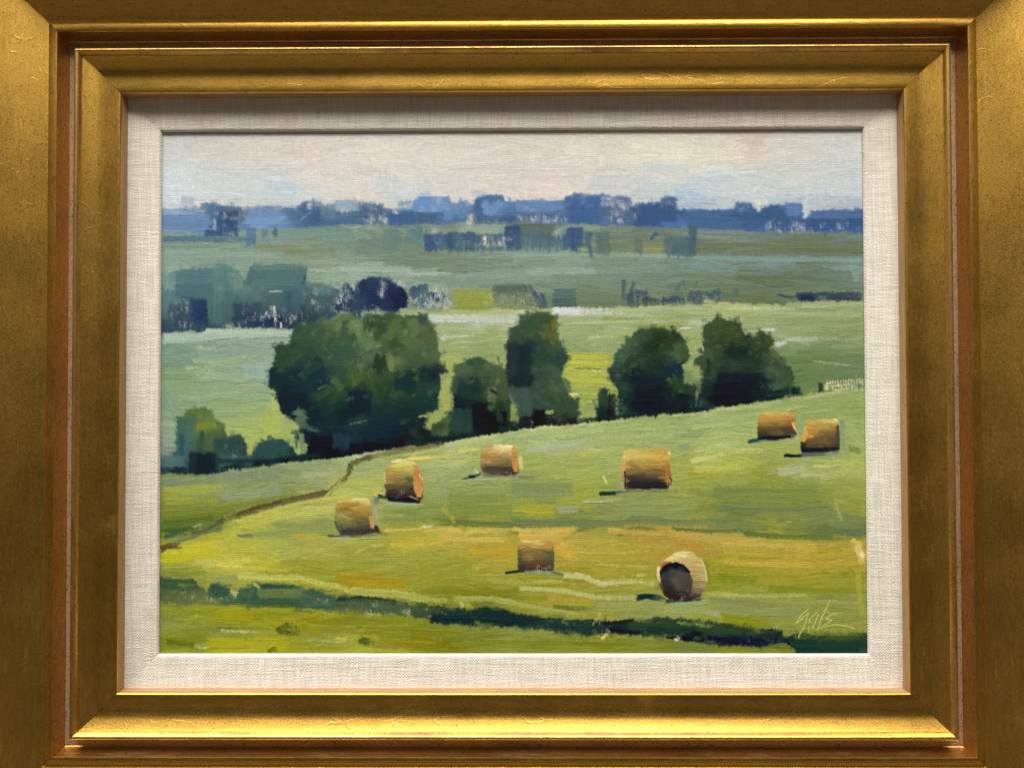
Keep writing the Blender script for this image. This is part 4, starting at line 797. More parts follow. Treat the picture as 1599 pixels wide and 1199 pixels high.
# ---- hay field
HF = 'painted_hay_field'
EDGE = [(235, 742), (262, 738), (300, 741), (335, 741), (360, 734), (400, 729), (440, 723), (480, 719), (525, 716), (550, 711), (610, 701), (690, 692), (720, 686), (760, 679), (805, 672), (850, 665), (893, 662), (940, 657), (1000, 651), (1080, 645), (1110, 639), (1150, 633), (1200, 626), (1250, 618), (1300, 611), (1370, 604)]
wash(HF, EDGE + [(1370, 1010), (1000, 985), (700, 960), (400, 930), (235, 925)], [
    (270, 752, 118, 142, 96), (350, 746, 132, 156, 108), (430, 735, 124, 150, 108), (500, 728, 138, 162, 112), (270, 772, 142, 162, 70), (310, 765, 150, 168, 80), (350, 775, 132, 158, 104), (430, 760, 130, 156, 106), (500, 748, 142, 166, 108), (270, 797, 118, 142, 56), (350, 792, 118, 142, 60), (270, 822, 86, 116, 46), (330, 810, 92, 122, 54), (300, 808, 98, 128, 48), (430, 772, 112, 138, 64),
    (560, 730, 146, 168, 112), (570, 722, 156, 178, 116), (560, 755, 172, 186, 98), (540, 768, 182, 190, 100), (590, 760, 176, 186, 96), (640, 708, 150, 170, 96), (680, 720, 166, 182, 116), (640, 740, 150, 172, 104), (700, 705, 186, 192, 112), (700, 740, 152, 176, 116), (690, 765, 140, 166, 106), (680, 792, 128, 154, 82), (730, 780, 120, 146, 66), (640, 800, 122, 148, 78), (620, 790, 134, 158, 92), (780, 765, 134, 160, 94), (840, 690, 166, 188, 128), (850, 708, 158, 176, 98), (900, 700, 172, 186, 128), (850, 720, 152, 174, 92), (900, 740, 152, 174, 86), (850, 772, 126, 152, 86), (905, 775, 152, 166, 74), (830, 800, 160, 164, 62), (820, 820, 110, 136, 72), (930, 690, 162, 182, 114), (1000, 668, 158, 178, 108), (1030, 690, 158, 172, 110), (1080, 680, 142, 166, 106), (950, 720, 152, 174, 98), (960, 800, 128, 152, 86), (1000, 790, 134, 158, 92), (1050, 800, 134, 158, 88), (1080, 720, 156, 170, 82), (1090, 745, 152, 168, 80), (1150, 660, 152, 176, 106), (1200, 640, 154, 174, 106), (1300, 630, 156, 176, 98), (1130, 692, 168, 188, 114), (1100, 712, 186, 196, 120), (1150, 722, 168, 182, 84), (1250, 735, 156, 174, 110), (1335, 690, 146, 170, 100), (1335, 730, 168, 182, 98), (1200, 745, 140, 156, 68), (1150, 770, 118, 144, 68), (1250, 768, 118, 144, 62), (1330, 772, 146, 162, 76), (1150, 800, 108, 134, 68), (1280, 800, 114, 138, 78), (1335, 800, 142, 152, 68),
    (700, 818, 104, 130, 62), (900, 816, 104, 130, 72), (1000, 818, 98, 124, 70), (1150, 820, 112, 138, 82), (1280, 825, 96, 122, 72), (1340, 825, 96, 124, 76),
    (700, 832, 206, 182, 74), (760, 838, 196, 170, 66), (640, 842, 184, 174, 66), (790, 862, 190, 166, 48), (870, 836, 210, 176, 62), (930, 846, 180, 166, 66), (1000, 836, 182, 152, 54), (1060, 836, 190, 156, 58), (1090, 852, 184, 150, 52), (1150, 846, 190, 166, 70), (1250, 852, 190, 166, 56), (1330, 856, 190, 160, 50), (1150, 872, 164, 156, 46), (1250, 876, 186, 162, 54), (1330, 878, 182, 158, 52),
    (330, 852, 196, 190, 62), (280, 866, 190, 186, 52), (400, 850, 184, 184, 78), (370, 830, 172, 178, 74), (400, 818, 180, 184, 82), (440, 806, 182, 186, 90), (480, 795, 178, 186, 104), (450, 828, 140, 162, 84), (500, 822, 130, 152, 86), (450, 862, 168, 174, 88), (500, 850, 172, 174, 84), (480, 836, 176, 172, 74), (600, 872, 152, 158, 72), (560, 882, 152, 158, 62), (700, 880, 152, 154, 62), (780, 892, 164, 156, 62), (900, 872, 176, 162, 62), (960, 882, 166, 156, 58), (1000, 865, 178, 160, 56), (1130, 892, 150, 150, 52), (1250, 892, 162, 152, 52), (1325, 896, 140, 146, 52), (350, 882, 206, 196, 86), (420, 880, 186, 182, 64), (280, 892, 132, 148, 62), (350, 896, 140, 154, 70), (580, 908, 166, 146, 28), (480, 892, 152, 158, 54), (450, 892, 152, 152, 56), (700, 910, 150, 152, 52), (650, 905, 156, 156, 60), (900, 895, 162, 152, 48), (870, 912, 152, 152, 56), (1000, 905, 160, 156, 60), (820, 920, 140, 146, 48), (1130, 912, 134, 144, 44), (1250, 914, 144, 150, 52), (1130, 926, 164, 174, 82), (1250, 934, 152, 162, 82), (1180, 946, 132, 152, 84), (1310, 940, 138, 152, 78), (1250, 960, 136, 152, 72), (1150, 970, 134, 142, 38), (1000, 945, 142, 158, 88), (930, 942, 142, 156, 78), (880, 936, 166, 154, 56), (700, 925, 128, 136, 46), (760, 930, 120, 128, 40), (1060, 945, 150, 166, 100)],
    1250, L=(20, 80), w=(5, 12), ang=-1.0, angj=9, jit=0.02, dry=(0, .35), wet=.3, rag=2.2)
# slanting pulls along the crest of the hill
for i in range(150):
    k = rng.integers(0, len(EDGE) - 1); a, b = np.array(EDGE[k]), np.array(EDGE[k + 1]); t_ = rng.random()
    p = a + (b - a) * t_ + np.array([0, rng.uniform(5, 30)]); sl = (b - a) / np.hypot(*(b - a)); l = rng.uniform(16, 40)
    if p[0] < 560: continue
    cc = np.array([158, 178, 112]) + rng.normal(0, 9) + rng.normal(0, 4, 3)
    stroke([p - sl * l, p + sl * l], rng.uniform(3, 7), cc, dry=rng.uniform(.2, .6), wet=.3, op=.7)
# lighter crest edge, dry
for i in range(60):
    k = rng.integers(9, len(EDGE) - 1); a, b = np.array(EDGE[k]), np.array(EDGE[k + 1])
    p = a + (b - a) * rng.random() + np.array([0, rng.uniform(2, 6)]); sl = (b - a) / np.hypot(*(b - a))
    stroke([p - sl * 12, p + sl * 12], rng.uniform(2, 4), (188, 198, 140), dry=rng.uniform(.3, .7), wet=.1, op=.8)
for x0, y0, x1, y1, w, c, d in [
    (255, 752, 420, 742, 8, (120, 146, 116), .4), (345, 772, 440, 766, 14, (134, 158, 118), .2), (470, 742, 525, 735, 9, (156, 178, 128), .35), (300, 742, 480, 728, 7, (118, 142, 110), .5), (256, 764, 345, 760, 9, (156, 172, 78), .25), (258, 783, 340, 778, 10, (140, 160, 66), .25), (256, 800, 360, 792, 10, (112, 138, 54), .25), (256, 816, 330, 806, 8, (82, 114, 44), .3), (256, 828, 310, 822, 7, (66, 98, 44), .3), (360, 790, 440, 776, 8, (110, 136, 58), .3), (256, 838, 290, 826, 7, (62, 94, 72), .3), (300, 822, 318, 818, 2, (180, 196, 190), .2),
    (370, 824, 370, 850, 13, (182, 186, 80), .2), (372, 818, 430, 808, 14, (186, 188, 80), .2), (430, 806, 520, 792, 12, (186, 190, 102), .2), (370, 836, 400, 835, 7, (92, 124, 84), .1), (395, 834, 520, 824, 12, (136, 160, 86), .2), (430, 820, 522, 816, 9, (134, 158, 88), .2), (455, 836, 495, 835, 7, (188, 168, 60), .3), (256, 872, 340, 860, 13, (190, 186, 50), .15), (285, 858, 350, 852, 16, (200, 192, 56), .15), (340, 860, 365, 856, 26, (186, 186, 78), .15), (358, 848, 415, 850, 26, (178, 180, 74), .15), (418, 852, 445, 850, 22, (170, 176, 86), .1), (305, 876, 345, 877, 8, (188, 192, 100), .2), (340, 880, 380, 883, 7, (216, 204, 84), .2), (380, 886, 480, 888, 6, (196, 188, 68), .6), (255, 884, 300, 882, 6, (152, 168, 78), .3), (256, 893, 320, 893, 8, (126, 146, 64), .3), (330, 900, 375, 905, 12, (148, 164, 90), .2),
    (525, 900, 632, 909, 14, (164, 146, 30), .2), (545, 908, 630, 912, 8, (178, 150, 24), .3), (600, 827, 660, 824, 4, (222, 196, 84), .15), (660, 822, 676, 821, 4, (206, 214, 166), .1), (690, 840, 800, 842, 7, (204, 178, 78), .4), (610, 850, 690, 848, 7, (206, 182, 62), .4), (730, 858, 806, 862, 9, (196, 166, 40), .25), (700, 828, 800, 826, 6, (206, 186, 88), .3), (555, 862, 580, 851, 2.5, (200, 200, 140), .4), (580, 851, 598, 851, 2.5, (204, 204, 150), .4),
    (690, 790, 730, 830, 10, (164, 160, 66), .25), (700, 793, 800, 796, 20, (122, 150, 70), .2), (710, 815, 900, 815, 10, (100, 128, 66), .3), (700, 777, 790, 775, 12, (126, 152, 78), .2), (815, 793, 865, 796, 14, (166, 166, 58), .2), (870, 795, 905, 795, 12, (150, 170, 118), .2), (800, 762, 892, 762, 22, (124, 150, 92), .15), (905, 775, 935, 770, 20, (152, 166, 72), .2), (880, 720, 935, 716, 18, (152, 172, 92), .2), (822, 701, 905, 692, 9, (172, 188, 152), .15), (905, 690, 920, 682, 7, (168, 184, 150), .3), (905, 708, 960, 705, 10, (176, 184, 96), .5), (942, 742, 948, 755, 4, (208, 212, 128), .3), (910, 783, 970, 779, 4, (168, 186, 148), .3),
    (800, 812, 1000, 814, 10, (108, 134, 84), .3), (980, 798, 1080, 800, 12, (128, 152, 92), .2), (1000, 812, 1130, 814, 12, (110, 138, 84), .2), (1050, 826, 1200, 826, 6, (96, 122, 64), .3), (1116, 770, 1275, 773, 24, (116, 144, 72), .2), (1115, 768, 1200, 766, 12, (112, 142, 74), .2), (1120, 792, 1300, 794, 9, (104, 134, 84), .35), (1160, 832, 1300, 838, 9, (96, 122, 60), .2), (1295, 812, 1345, 815, 24, (112, 140, 82), .2), (1305, 828, 1345, 834, 8, (92, 122, 84), .2), (1305, 785, 1315, 812, 5, (156, 170, 108), .2), (1215, 812, 1280, 816, 9, (112, 138, 72), .4),
    (1080, 720, 1150, 705, 9, (196, 200, 126), .5), (1150, 705, 1200, 703, 6, (190, 196, 120), .6), (1085, 733, 1160, 730, 9, (180, 186, 88), .3), (1075, 740, 1130, 742, 8, (158, 160, 62), .4), (1215, 738, 1260, 730, 14, (166, 182, 132), .15), (1250, 742, 1340, 738, 8, (174, 184, 118), .4), (1270, 728, 1345, 722, 5, (186, 196, 118), .4), (1322, 650, 1345, 700, 16, (158, 174, 106), .2), (1315, 655, 1318, 705, 6, (132, 156, 122), .25), (1325, 700, 1345, 704, 10, (112, 144, 66), .3), (1225, 641, 1270, 630, 4, (202, 206, 150), .6), (1080, 668, 1160, 652, 8, (168, 188, 130), .4), (1100, 662, 1180, 645, 7, (160, 182, 122), .4), (1250, 650, 1345, 640, 8, (148, 170, 100), .3), (1260, 660, 1300, 655, 8, (132, 158, 110), .3), (1045, 718, 1075, 708, 4, (134, 158, 96), .2), (1060, 700, 1080, 695, 12, (140, 164, 112), .2),
    (1045, 832, 1150, 838, 12, (194, 164, 66), .3), (950, 828, 1040, 830, 9, (202, 168, 72), .35), (1075, 850, 1098, 858, 14, (188, 142, 46), .2), (800, 826, 900, 826, 7, (216, 186, 80), .25), (810, 835, 870, 838, 12, (212, 178, 72), .2), (870, 850, 898, 868, 22, (206, 170, 50), .2), (900, 862, 1020, 860, 3, (196, 180, 70), .4), (905, 872, 1000, 870, 10, (172, 160, 58), .2), (1125, 845, 1300, 852, 8, (200, 176, 76), .4), (1130, 862, 1340, 866, 8, (186, 164, 50), .4), (1130, 877, 1340, 879, 8, (190, 168, 58), .4), (1120, 905, 1340, 902, 10, (160, 154, 54), .25), (1122, 900, 1180, 905, 14, (128, 140, 40), .3), (1200, 918, 1345, 920, 10, (134, 142, 40), .3), (1100, 872, 1112, 925, 10, (140, 146, 48), .25), (1340, 850, 1347, 880, 12, (214, 200, 120), .4), (1330, 843, 1345, 850, 10, (214, 190, 90), .3), (1344, 865, 1350, 868, 10, (230, 218, 160), .3), (1340, 890, 1348, 960, 10, (168, 164, 66), .3),
    (1105, 926, 1260, 928, 6, (178, 186, 102), .4), (1108, 936, 1200, 942, 10, (124, 150, 92), .25), (1180, 935, 1345, 940, 7, (150, 160, 84), .3), (1115, 950, 1260, 955, 14, (136, 156, 92), .25), (1105, 952, 1125, 960, 12, (152, 168, 116), .2), (1130, 966, 1200, 971, 12, (138, 144, 34), .25), (1060, 942, 1110, 935, 9, (134, 158, 102), .3), (1040, 950, 1100, 950, 12, (148, 168, 100), .3),
    (850, 903, 885, 930, 12, (148, 150, 50), .2), (855, 932, 870, 931, 14, (180, 156, 66), .3), (880, 938, 930, 940, 12, (170, 158, 54), .3), (934, 945, 995, 944, 18, (148, 162, 86), .15), (865, 946, 930, 950, 7, (104, 120, 58), .35), (810, 905, 850, 920, 12, (130, 136, 34), .3), (700, 898, 800, 900, 9, (150, 156, 64), .25), (760, 905, 870, 908, 8, (164, 166, 74), .3), (690, 922, 800, 925, 8, (126, 130, 36), .3), (995, 898, 1010, 896, 4, (190, 190, 110), .4), (935, 880, 1010, 884, 4, (186, 176, 90), .5)]:
    stroke([(x0, y0), (x1, y1)], w, c, dry=d, wet=.2, curve=0.02, thick=0.85)
# pale ribbons of cut grass
def ribbon(pts, w, c, dry=.4, n=3, id=None):
    for i in range(n):
        o = rng.normal(0, w * .22)
        stroke([(x, y + o) for x, y in pts], w * rng.uniform(.5, .9), np.clip(np.array(c) + rng.normal(0, 6), 0, 255), dry=dry, wet=.1, id=id, thick=1.1)
ribbon([(880, 899), (910, 901), (940, 913), (965, 908), (1000, 909), (1024, 913)], 9, (190, 194, 130), .45)
ribbon([(812, 916), (850, 919), (890, 922), (930, 931), (970, 932), (1000, 932)], 8, (184, 188, 120), .45)
ribbon([(832, 907), (860, 906), (900, 912)], 4, (176, 178, 90), .5, 2)
flecks(735, 775, 880, 905, 22, (222, 214, 140), r=(.8, 1.8), op=.6); flecks(1130, 1300, 846, 880, 60, (226, 208, 120), r=(.8, 1.6), op=.6); flecks(1060, 1140, 690, 720, 30, (216, 214, 150), r=(.6, 1.4), op=.5); flecks(980, 1050, 672, 700, 40, (212, 212, 140), r=(.6, 1.4), op=.5); flecks(640, 740, 840, 870, 40, (226, 200, 100), r=(.5, 1.2), op=.5); flecks(1215, 1300, 808, 818, 30, (190, 190, 120), r=(.6, 1.6), op=.5); flecks(940, 1000, 835, 850, 16, (230, 200, 110), r=(.5, 1.2), op=.5); flecks(880, 905, 838, 866, 30, (236, 206, 100), r=(.8, 2), op=.6)
flecks(425, 525, 728, 740, 40, (176, 192, 150), r=(.5, 1.2), op=.5); flecks(330, 440, 730, 745, 60, (160, 176, 140), r=(.5, 1.2), op=.5)

# ---- field path
PA = 'painted_path'
for pts, w, c in [([(692, 691), (655, 699), (615, 704), (580, 712), (548, 724)], 8.5, (112, 108, 72)), ([(580, 712), (550, 722), (545, 727)], 6, (92, 84, 56)), ([(548, 724), (545, 738), (538, 748), (527, 755), (515, 766)], 7, (104, 98, 62)), ([(545, 724), (549, 732), (540, 748)], 2, (76, 66, 42)),
                  ([(518, 768), (490, 772), (450, 781), (410, 791), (372, 803), (348, 812)], 9, (94, 82, 52)), ([(440, 782), (400, 792), (368, 803)], 5, (84, 70, 46)), ([(350, 808), (338, 820), (322, 829), (300, 832)], 8, (94, 80, 56)), ([(318, 829), (298, 832)], 5, (110, 80, 58)), ([(252, 856), (262, 852), (280, 850)], 9, (84, 58, 42)), ([(252, 852), (276, 847)], 3, (110, 92, 80))]:
    stroke(pts, w * 1.15, c, dry=.35, id=PA, wet=.2, bris=1.6, op=.9)
stroke([(345, 818), (330, 828), (300, 838), (270, 846)], 5, (96, 126, 92), dry=.2); stroke([(508, 775), (522, 762), (531, 752)], 4, (178, 178, 100), dry=.3)
ribbon([(525, 778), (470, 784), (420, 800), (372, 816)], 8, (186, 188, 92), .3, 3); stroke([(500, 776), (440, 788)], 4, (150, 140, 84), dry=.6)
stroke([(700, 712), (640, 718), (650, 706), (690, 700)], 6, (186, 194, 108), dry=.3); ribbon([(695, 694), (725, 688), (760, 681)], 5, (180, 194, 142), .5, 2); ribbon([(716, 706), (750, 701)], 6, (206, 206, 112), .4, 2); ribbon([(528, 716), (570, 709), (600, 704)], 3.5, (176, 188, 150), .4, 2)

# ---- white fence on the right edge
FE = 'painted_fence'
stroke([(1281, 598), (1282, 612)], 8, (44, 66, 56), dry=.2)
for x0, y0, x1, y1, w, c in [(1288, 606, 1300, 605, 8, (222, 214, 172)), (1298, 604, 1348, 599, 3, (218, 212, 166)), (1300, 610, 1345, 605, 2.5, (206, 202, 164)), (1290, 600, 1300, 596, 4, (222, 214, 170))]:
    stroke([(x0, y0), (x1, y1)], w, c, dry=.4, id=FE, wet=.05)
for x in np.arange(1292, 1350, 4.2):
    y = 604 - (x - 1292) * 0.09
    stroke([(x, y - 6 - rng.random() * 3), (x + .5, y + 5)], 1.7, (226, 218, 176), dry=.35, id=FE, wet=0)
flecks(1295, 1345, 590, 604, 24, (216, 210, 160), r=(.8, 2), op=.6); flecks(1296, 1340, 602, 610, 16, (66, 72, 50), r=(.6, 1.6), op=.8)
ribbon([(1255, 622), (1300, 614), (1348, 608)], 5, (186, 194, 128), .5, 2)

# ---- ditch and near grass
FG = 'painted_near_grass'
wash(FG, [(235, 928), (380, 934), (520, 942), (670, 956), (800, 968), (910, 980), (1010, 982), (1110, 998), (1225, 992), (1370, 1005), (1370, 1040), (235, 1040)], [
    (268, 952, 132, 148, 58), (268, 976, 142, 154, 76), (320, 960, 138, 150, 50), (355, 956, 154, 152, 34), (400, 966, 142, 146, 36), (300, 1002, 118, 130, 34), (270, 1004, 130, 140, 44), (285, 1012, 140, 152, 60), (350, 1008, 168, 168, 42), (420, 1004, 168, 162, 42), (400, 1014, 160, 160, 50), (350, 988, 130, 146, 70), (400, 990, 146, 154, 60), (480, 962, 142, 146, 42), (500, 972, 140, 142, 36), (505, 992, 142, 152, 66), (455, 1012, 150, 152, 40), (560, 970, 132, 140, 42), (540, 992, 152, 154, 56), (620, 980, 132, 142, 46), (560, 1014, 160, 164, 60), (655, 1002, 136, 130, 30), (620, 1004, 140, 140, 44), (700, 978, 132, 140, 52), (760, 990, 116, 132, 44), (740, 980, 130, 146, 66), (700, 1010, 116, 120, 26), (800, 990, 130, 150, 70), (850, 1004, 118, 132, 42), (900, 1003, 132, 146, 56), (840, 990, 134, 148, 60), (1000, 1002, 126, 140, 60), (950, 1008, 122, 132, 34), (1060, 1005, 112, 132, 46), (1085, 1010, 106, 130, 62), (1150, 1014, 124, 134, 44), (1200, 1013, 112, 130, 50), (1225, 1006, 110, 118, 44)],
    280, L=(24, 80), w=(4, 9), ang=1, angj=5, jit=0.035, dry=(0, .4), wet=.3, rag=2)
for x0, y0, x1, y1, w, c, d in [(340, 958, 395, 962, 16, (158, 154, 30), .3), (325, 1002, 450, 1004, 16, (170, 166, 40), .2), (260, 1000, 305, 1005, 9, (98, 112, 26), .3), (305, 1007, 325, 1008, 9, (154, 166, 84), .15), (310, 1010, 326, 1011, 3, (196, 200, 130), .2), (340, 979, 420, 981, 5, (108, 130, 62), .5), (345, 984, 405, 985, 4, (204, 204, 126), .5), (440, 967, 470, 968, 6, (164, 150, 32), .3), (425, 986, 445, 974, 4, (150, 150, 50), .3), (470, 975, 500, 990, 10, (148, 142, 30), .3), (480, 998, 540, 1002, 4, (172, 176, 110), .5), (525, 995, 560, 998, 4, (196, 196, 120), .6), (560, 987, 575, 975, 5, (156, 152, 50), .3), (595, 992, 625, 1006, 9, (140, 142, 40), .3), (615, 1001, 680, 1004, 5, (150, 136, 22), .3), (560, 1013, 640, 1016, 6, (162, 166, 62), .3), (640, 985, 720, 988, 8, (120, 128, 36), .3), (800, 985, 870, 990, 7, (134, 154, 82), .3), (880, 1003, 1000, 1005, 4, (110, 118, 30), .4), (760, 1000, 900, 1003, 6, (128, 138, 44), .3), (960, 995, 1060, 998, 5, (138, 152, 68), .3)]:
    stroke([(x0, y0), (x1, y1)], w, c, dry=d, wet=.2)
stroke([(433, 985), (445, 977), (460, 977), (474, 992)], 11, (62, 82, 34), dry=.7, wet=.3, op=.8); stroke([(440, 986), (470, 988)], 8, (48, 68, 28), dry=.6, op=.8, wet=.3); stroke([(562, 998), (592, 1006)], 14, (64, 84, 32), dry=.65, op=.85, wet=.3); stroke([(418, 1016), (432, 1012)], 8, (100, 110, 30), dry=.3)
flecks(300, 325, 950, 965, 14, (210, 204, 120), r=(.8, 2), op=.6); flecks(480, 520, 945, 960, 20, (212, 202, 120), r=(.8, 1.8), op=.6); flecks(525, 560, 993, 1003, 14, (214, 206, 140), r=(.8, 2), op=.6); flecks(565, 592, 995, 1008, 12, (150, 156, 90), r=(.8, 1.8), op=.5); flecks(255, 330, 960, 990, 40, (180, 182, 100), r=(.5, 1.2), op=.5); flecks(400, 430, 946, 956, 10, (190, 186, 90), r=(.6, 1.4), op=.6)

DI = 'painted_ditch'
wash(DI, [(235, 902), (262, 899), (285, 907), (302, 902), (310, 916), (324, 922), (332, 908), (352, 916), (368, 928), (378, 916), (392, 919), (398, 906), (408, 911), (440, 910), (470, 914), (500, 922), (525, 930), (560, 931), (600, 936), (650, 943), (690, 946), (740, 950), (780, 950), (800, 956), (850, 962), (905, 968), (950, 971), (990, 968), (1040, 964), (1080, 966), (1120, 972), (1180, 980), (1222, 984), (1226, 994), (1260, 988), (1370, 990), (1370, 1030), (1250, 1026), (1232, 1000), (1215, 1004), (1170, 1009), (1110, 1006), (1075, 998), (1020, 992), (960, 988), (915, 990), (870, 984), (800, 978), (740, 976), (690, 974), (672, 966), (620, 958), (560, 954), (520, 951), (460, 945), (380, 943), (320, 942), (235, 938)], [
    (262, 912, 66, 98, 60), (300, 910, 64, 96, 60), (262, 928, 84, 108, 70), (320, 930, 110, 128, 80), (350, 922, 52, 90, 74), (380, 930, 54, 92, 74), (390, 938, 56, 88, 70), (430, 915, 62, 100, 72), (450, 925, 84, 120, 76), (440, 938, 52, 84, 60), (500, 935, 62, 96, 70), (560, 935, 52, 78, 58), (560, 948, 78, 98, 62), (620, 950, 72, 100, 64), (670, 950, 62, 84, 52), (690, 965, 20, 48, 58), (740, 960, 28, 52, 52), (770, 965, 22, 48, 58), (800, 968, 24, 46, 54), (850, 972, 40, 64, 54), (900, 980, 34, 58, 58), (940, 972, 40, 58, 44), (960, 980, 22, 38, 48), (1000, 975, 46, 70, 46), (1050, 980, 38, 64, 50), (1080, 972, 56, 84, 50), (1080, 992, 14, 22, 44), (1120, 985, 44, 70, 46), (1150, 1000, 18, 26, 62), (1200, 1000, 20, 30, 58), (1180, 985, 54, 76, 40), (1215, 990, 30, 50, 50), (1260, 1000, 22, 58, 58), (1340, 1004, 24, 60, 54), (1300, 992, 58, 82, 40), (1340, 994, 50, 74, 36)],
    200, L=(16, 46), w=(5, 11), ang=3, angj=10, feather=150, jit=.05, dry=(.05, .5), wet=.2, rag=2.2)
B(255, 903, 320, 920, (58, 90, 62), .5, DI, vert=False, n=2); B(328, 912, 362, 930, (46, 84, 72), .3, DI, vert=False); B(255, 922, 375, 940, (92, 108, 66), .75, DI, vert=False, n=2); stroke([(375, 920), (388, 932), (400, 910)], 8, (66, 104, 74), dry=.25, id=DI); stroke([(408, 914), (470, 916)], 6, (44, 78, 66), id=DI, dry=.3); B(405, 918, 480, 932, (92, 126, 76), .35, DI, vert=False, n=1); B(385, 934, 520, 946, (58, 92, 66), .35, DI, vert=False, n=1); B(470, 922, 525, 945, (60, 94, 72), .5, DI, vert=False, n=2)
stroke([(525, 936), (560, 931), (600, 935), (625, 940)], 4, (36, 58, 48), id=DI, dry=.2); B(530, 938, 670, 956, (74, 98, 66), .6, DI, vert=False, n=2); stroke([(610, 941), (668, 943)], 3, (52, 76, 48), dry=.3); stroke([(674, 966), (730, 966)], 14, (20, 46, 58), id=DI, dry=.25); stroke([(728, 962), (755, 953), (780, 954), (800, 964)], 14, (26, 50, 54), id=DI, dry=.2); stroke([(720, 970), (760, 970), (800, 974)], 9, (20, 44, 56), id=DI, dry=.3); stroke([(808, 968), (850, 968)], 12, (26, 48, 54), id=DI, dry=.35); stroke([(850, 975), (925, 984)], 15, (30, 56, 62), id=DI, dry=.45); stroke([(930, 974), (990, 968)], 5, (22, 36, 34), id=DI, dry=.2); stroke([(950, 984), (1010, 988)], 6, (18, 24, 44), id=DI, dry=.3); stroke([(990, 972), (1080, 974)], 14, (44, 70, 48), id=DI, dry=.2); stroke([(1010, 982), (1080, 986)], 10, (30, 56, 50), id=DI, dry=.2)
stroke([(1040, 993), (1080, 997), (1110, 1001)], 8, (12, 18, 36), id=DI, dry=.2); stroke([(1085, 978), (1160, 988)], 12, (46, 72, 46), id=DI, dry=.25); stroke([(1105, 996), (1160, 1000), (1215, 1000)], 9, (16, 22, 58), id=DI, dry=.4); stroke([(1195, 998), (1221, 988)], 6, (26, 48, 52), id=DI, dry=.2); stroke([(1226, 998), (1236, 1008), (1250, 1012)], 4, (14, 34, 44), id=DI); stroke([(1244, 1014), (1352, 1015)], 14, (24, 52, 50), id=DI, dry=.2); stroke([(1240, 1004), (1352, 1007)], 12, (28, 60, 54), id=DI, dry=.35, wet=.3); stroke([(1240, 993), (1350, 994)], 9, (72, 94, 44), id=DI, dry=.55, wet=.4); stroke([(1270, 988), (1350, 989)], 7, (112, 126, 54), dry=.6, wet=.4)
ribbon([(372, 899), (420, 901), (470, 902), (500, 911), (525, 916), (550, 924)], 10, (184, 188, 96), .45, 4); ribbon([(550, 924), (620, 928), (660, 936), (720, 938), (735, 944)], 9, (176, 182, 96), .5, 4); ribbon([(712, 934), (770, 934), (810, 942), (850, 950), (900, 958)], 9, (158, 172, 88), .45, 4); stroke([(720, 938), (724, 948)], 5, (196, 196, 100), dry=.3); stroke([(360, 922), (372, 926)], 7, (176, 182, 92), dry=.2); stroke([(397, 908), (406, 918)], 5, (172, 180, 90), dry=.3); ribbon([(905, 958), (960, 960), (1000, 958)], 6, (150, 144, 44), .5, 2)
for bx0, bx1, by0, by1, n, cc in [(255, 335, 922, 938, 60, (206, 196, 130)), (325, 380, 928, 938, 34, (228, 220, 196)), (570, 612, 942, 958, 46, (220, 210, 180)), (525, 570, 945, 955, 20, (200, 190, 120)), (630, 700, 948, 962, 50, (200, 192, 140)), (925, 960, 966, 990, 40, (216, 204, 170)), (880, 900, 964, 972, 12, (222, 210, 170)), (485, 525, 930, 952, 24, (170, 180, 120)), (700, 760, 955, 975, 18, (130, 150, 120)), (1060, 1080, 992, 1000, 10, (228, 218, 196)), (860, 925, 970, 985, 36, (120, 140, 120)), (920, 955, 956, 962, 14, (224, 206, 110)), (1180, 1220, 978, 984, 16, (190, 184, 90)), (1150, 1215, 996, 1004, 16, (130, 130, 150)), (1000, 1060, 985, 994, 12, (190, 190, 150))]:
    flecks(bx0, bx1, by0, by1, n * 0.45, cc, r=(.9, 2.6), op=.7)
stroke([(1055, 999), (1062, 994)], 5, (232, 224, 204), dry=.5, wet=0); stroke([(940, 996), (950, 990)], 4, (222, 210, 150), dry=.5, wet=0)

# dark undergrowth along the foot of the trees
for x0, x1, n, w0 in [(262, 345, 7, 7), (335, 490, 22, 9), (640, 705, 12, 9), (700, 810, 10, 6), (895, 975, 8, 4), (1075, 1100, 5, 7), (1190, 1250, 6, 5)]:
    for i in range(n):
        x = rng.uniform(x0, x1); ye = np.interp(x, [p[0] for p in EDGE], [p[1] for p in EDGE])
        l = rng.uniform(8, 18); y = ye - rng.uniform(3, w0)
        sl = np.interp(x + 8, [p[0] for p in EDGE], [p[1] for p in EDGE]) - ye
        stroke([(x - l, y - sl * l / 8), (x + l, y + sl * l / 8)], rng.uniform(5, 9), np.array([24, 42, 44]) * (1 + rng.normal(0, .2)), dry=rng.uniform(.25, .7), op=rng.uniform(.5, .9), wet=.25)
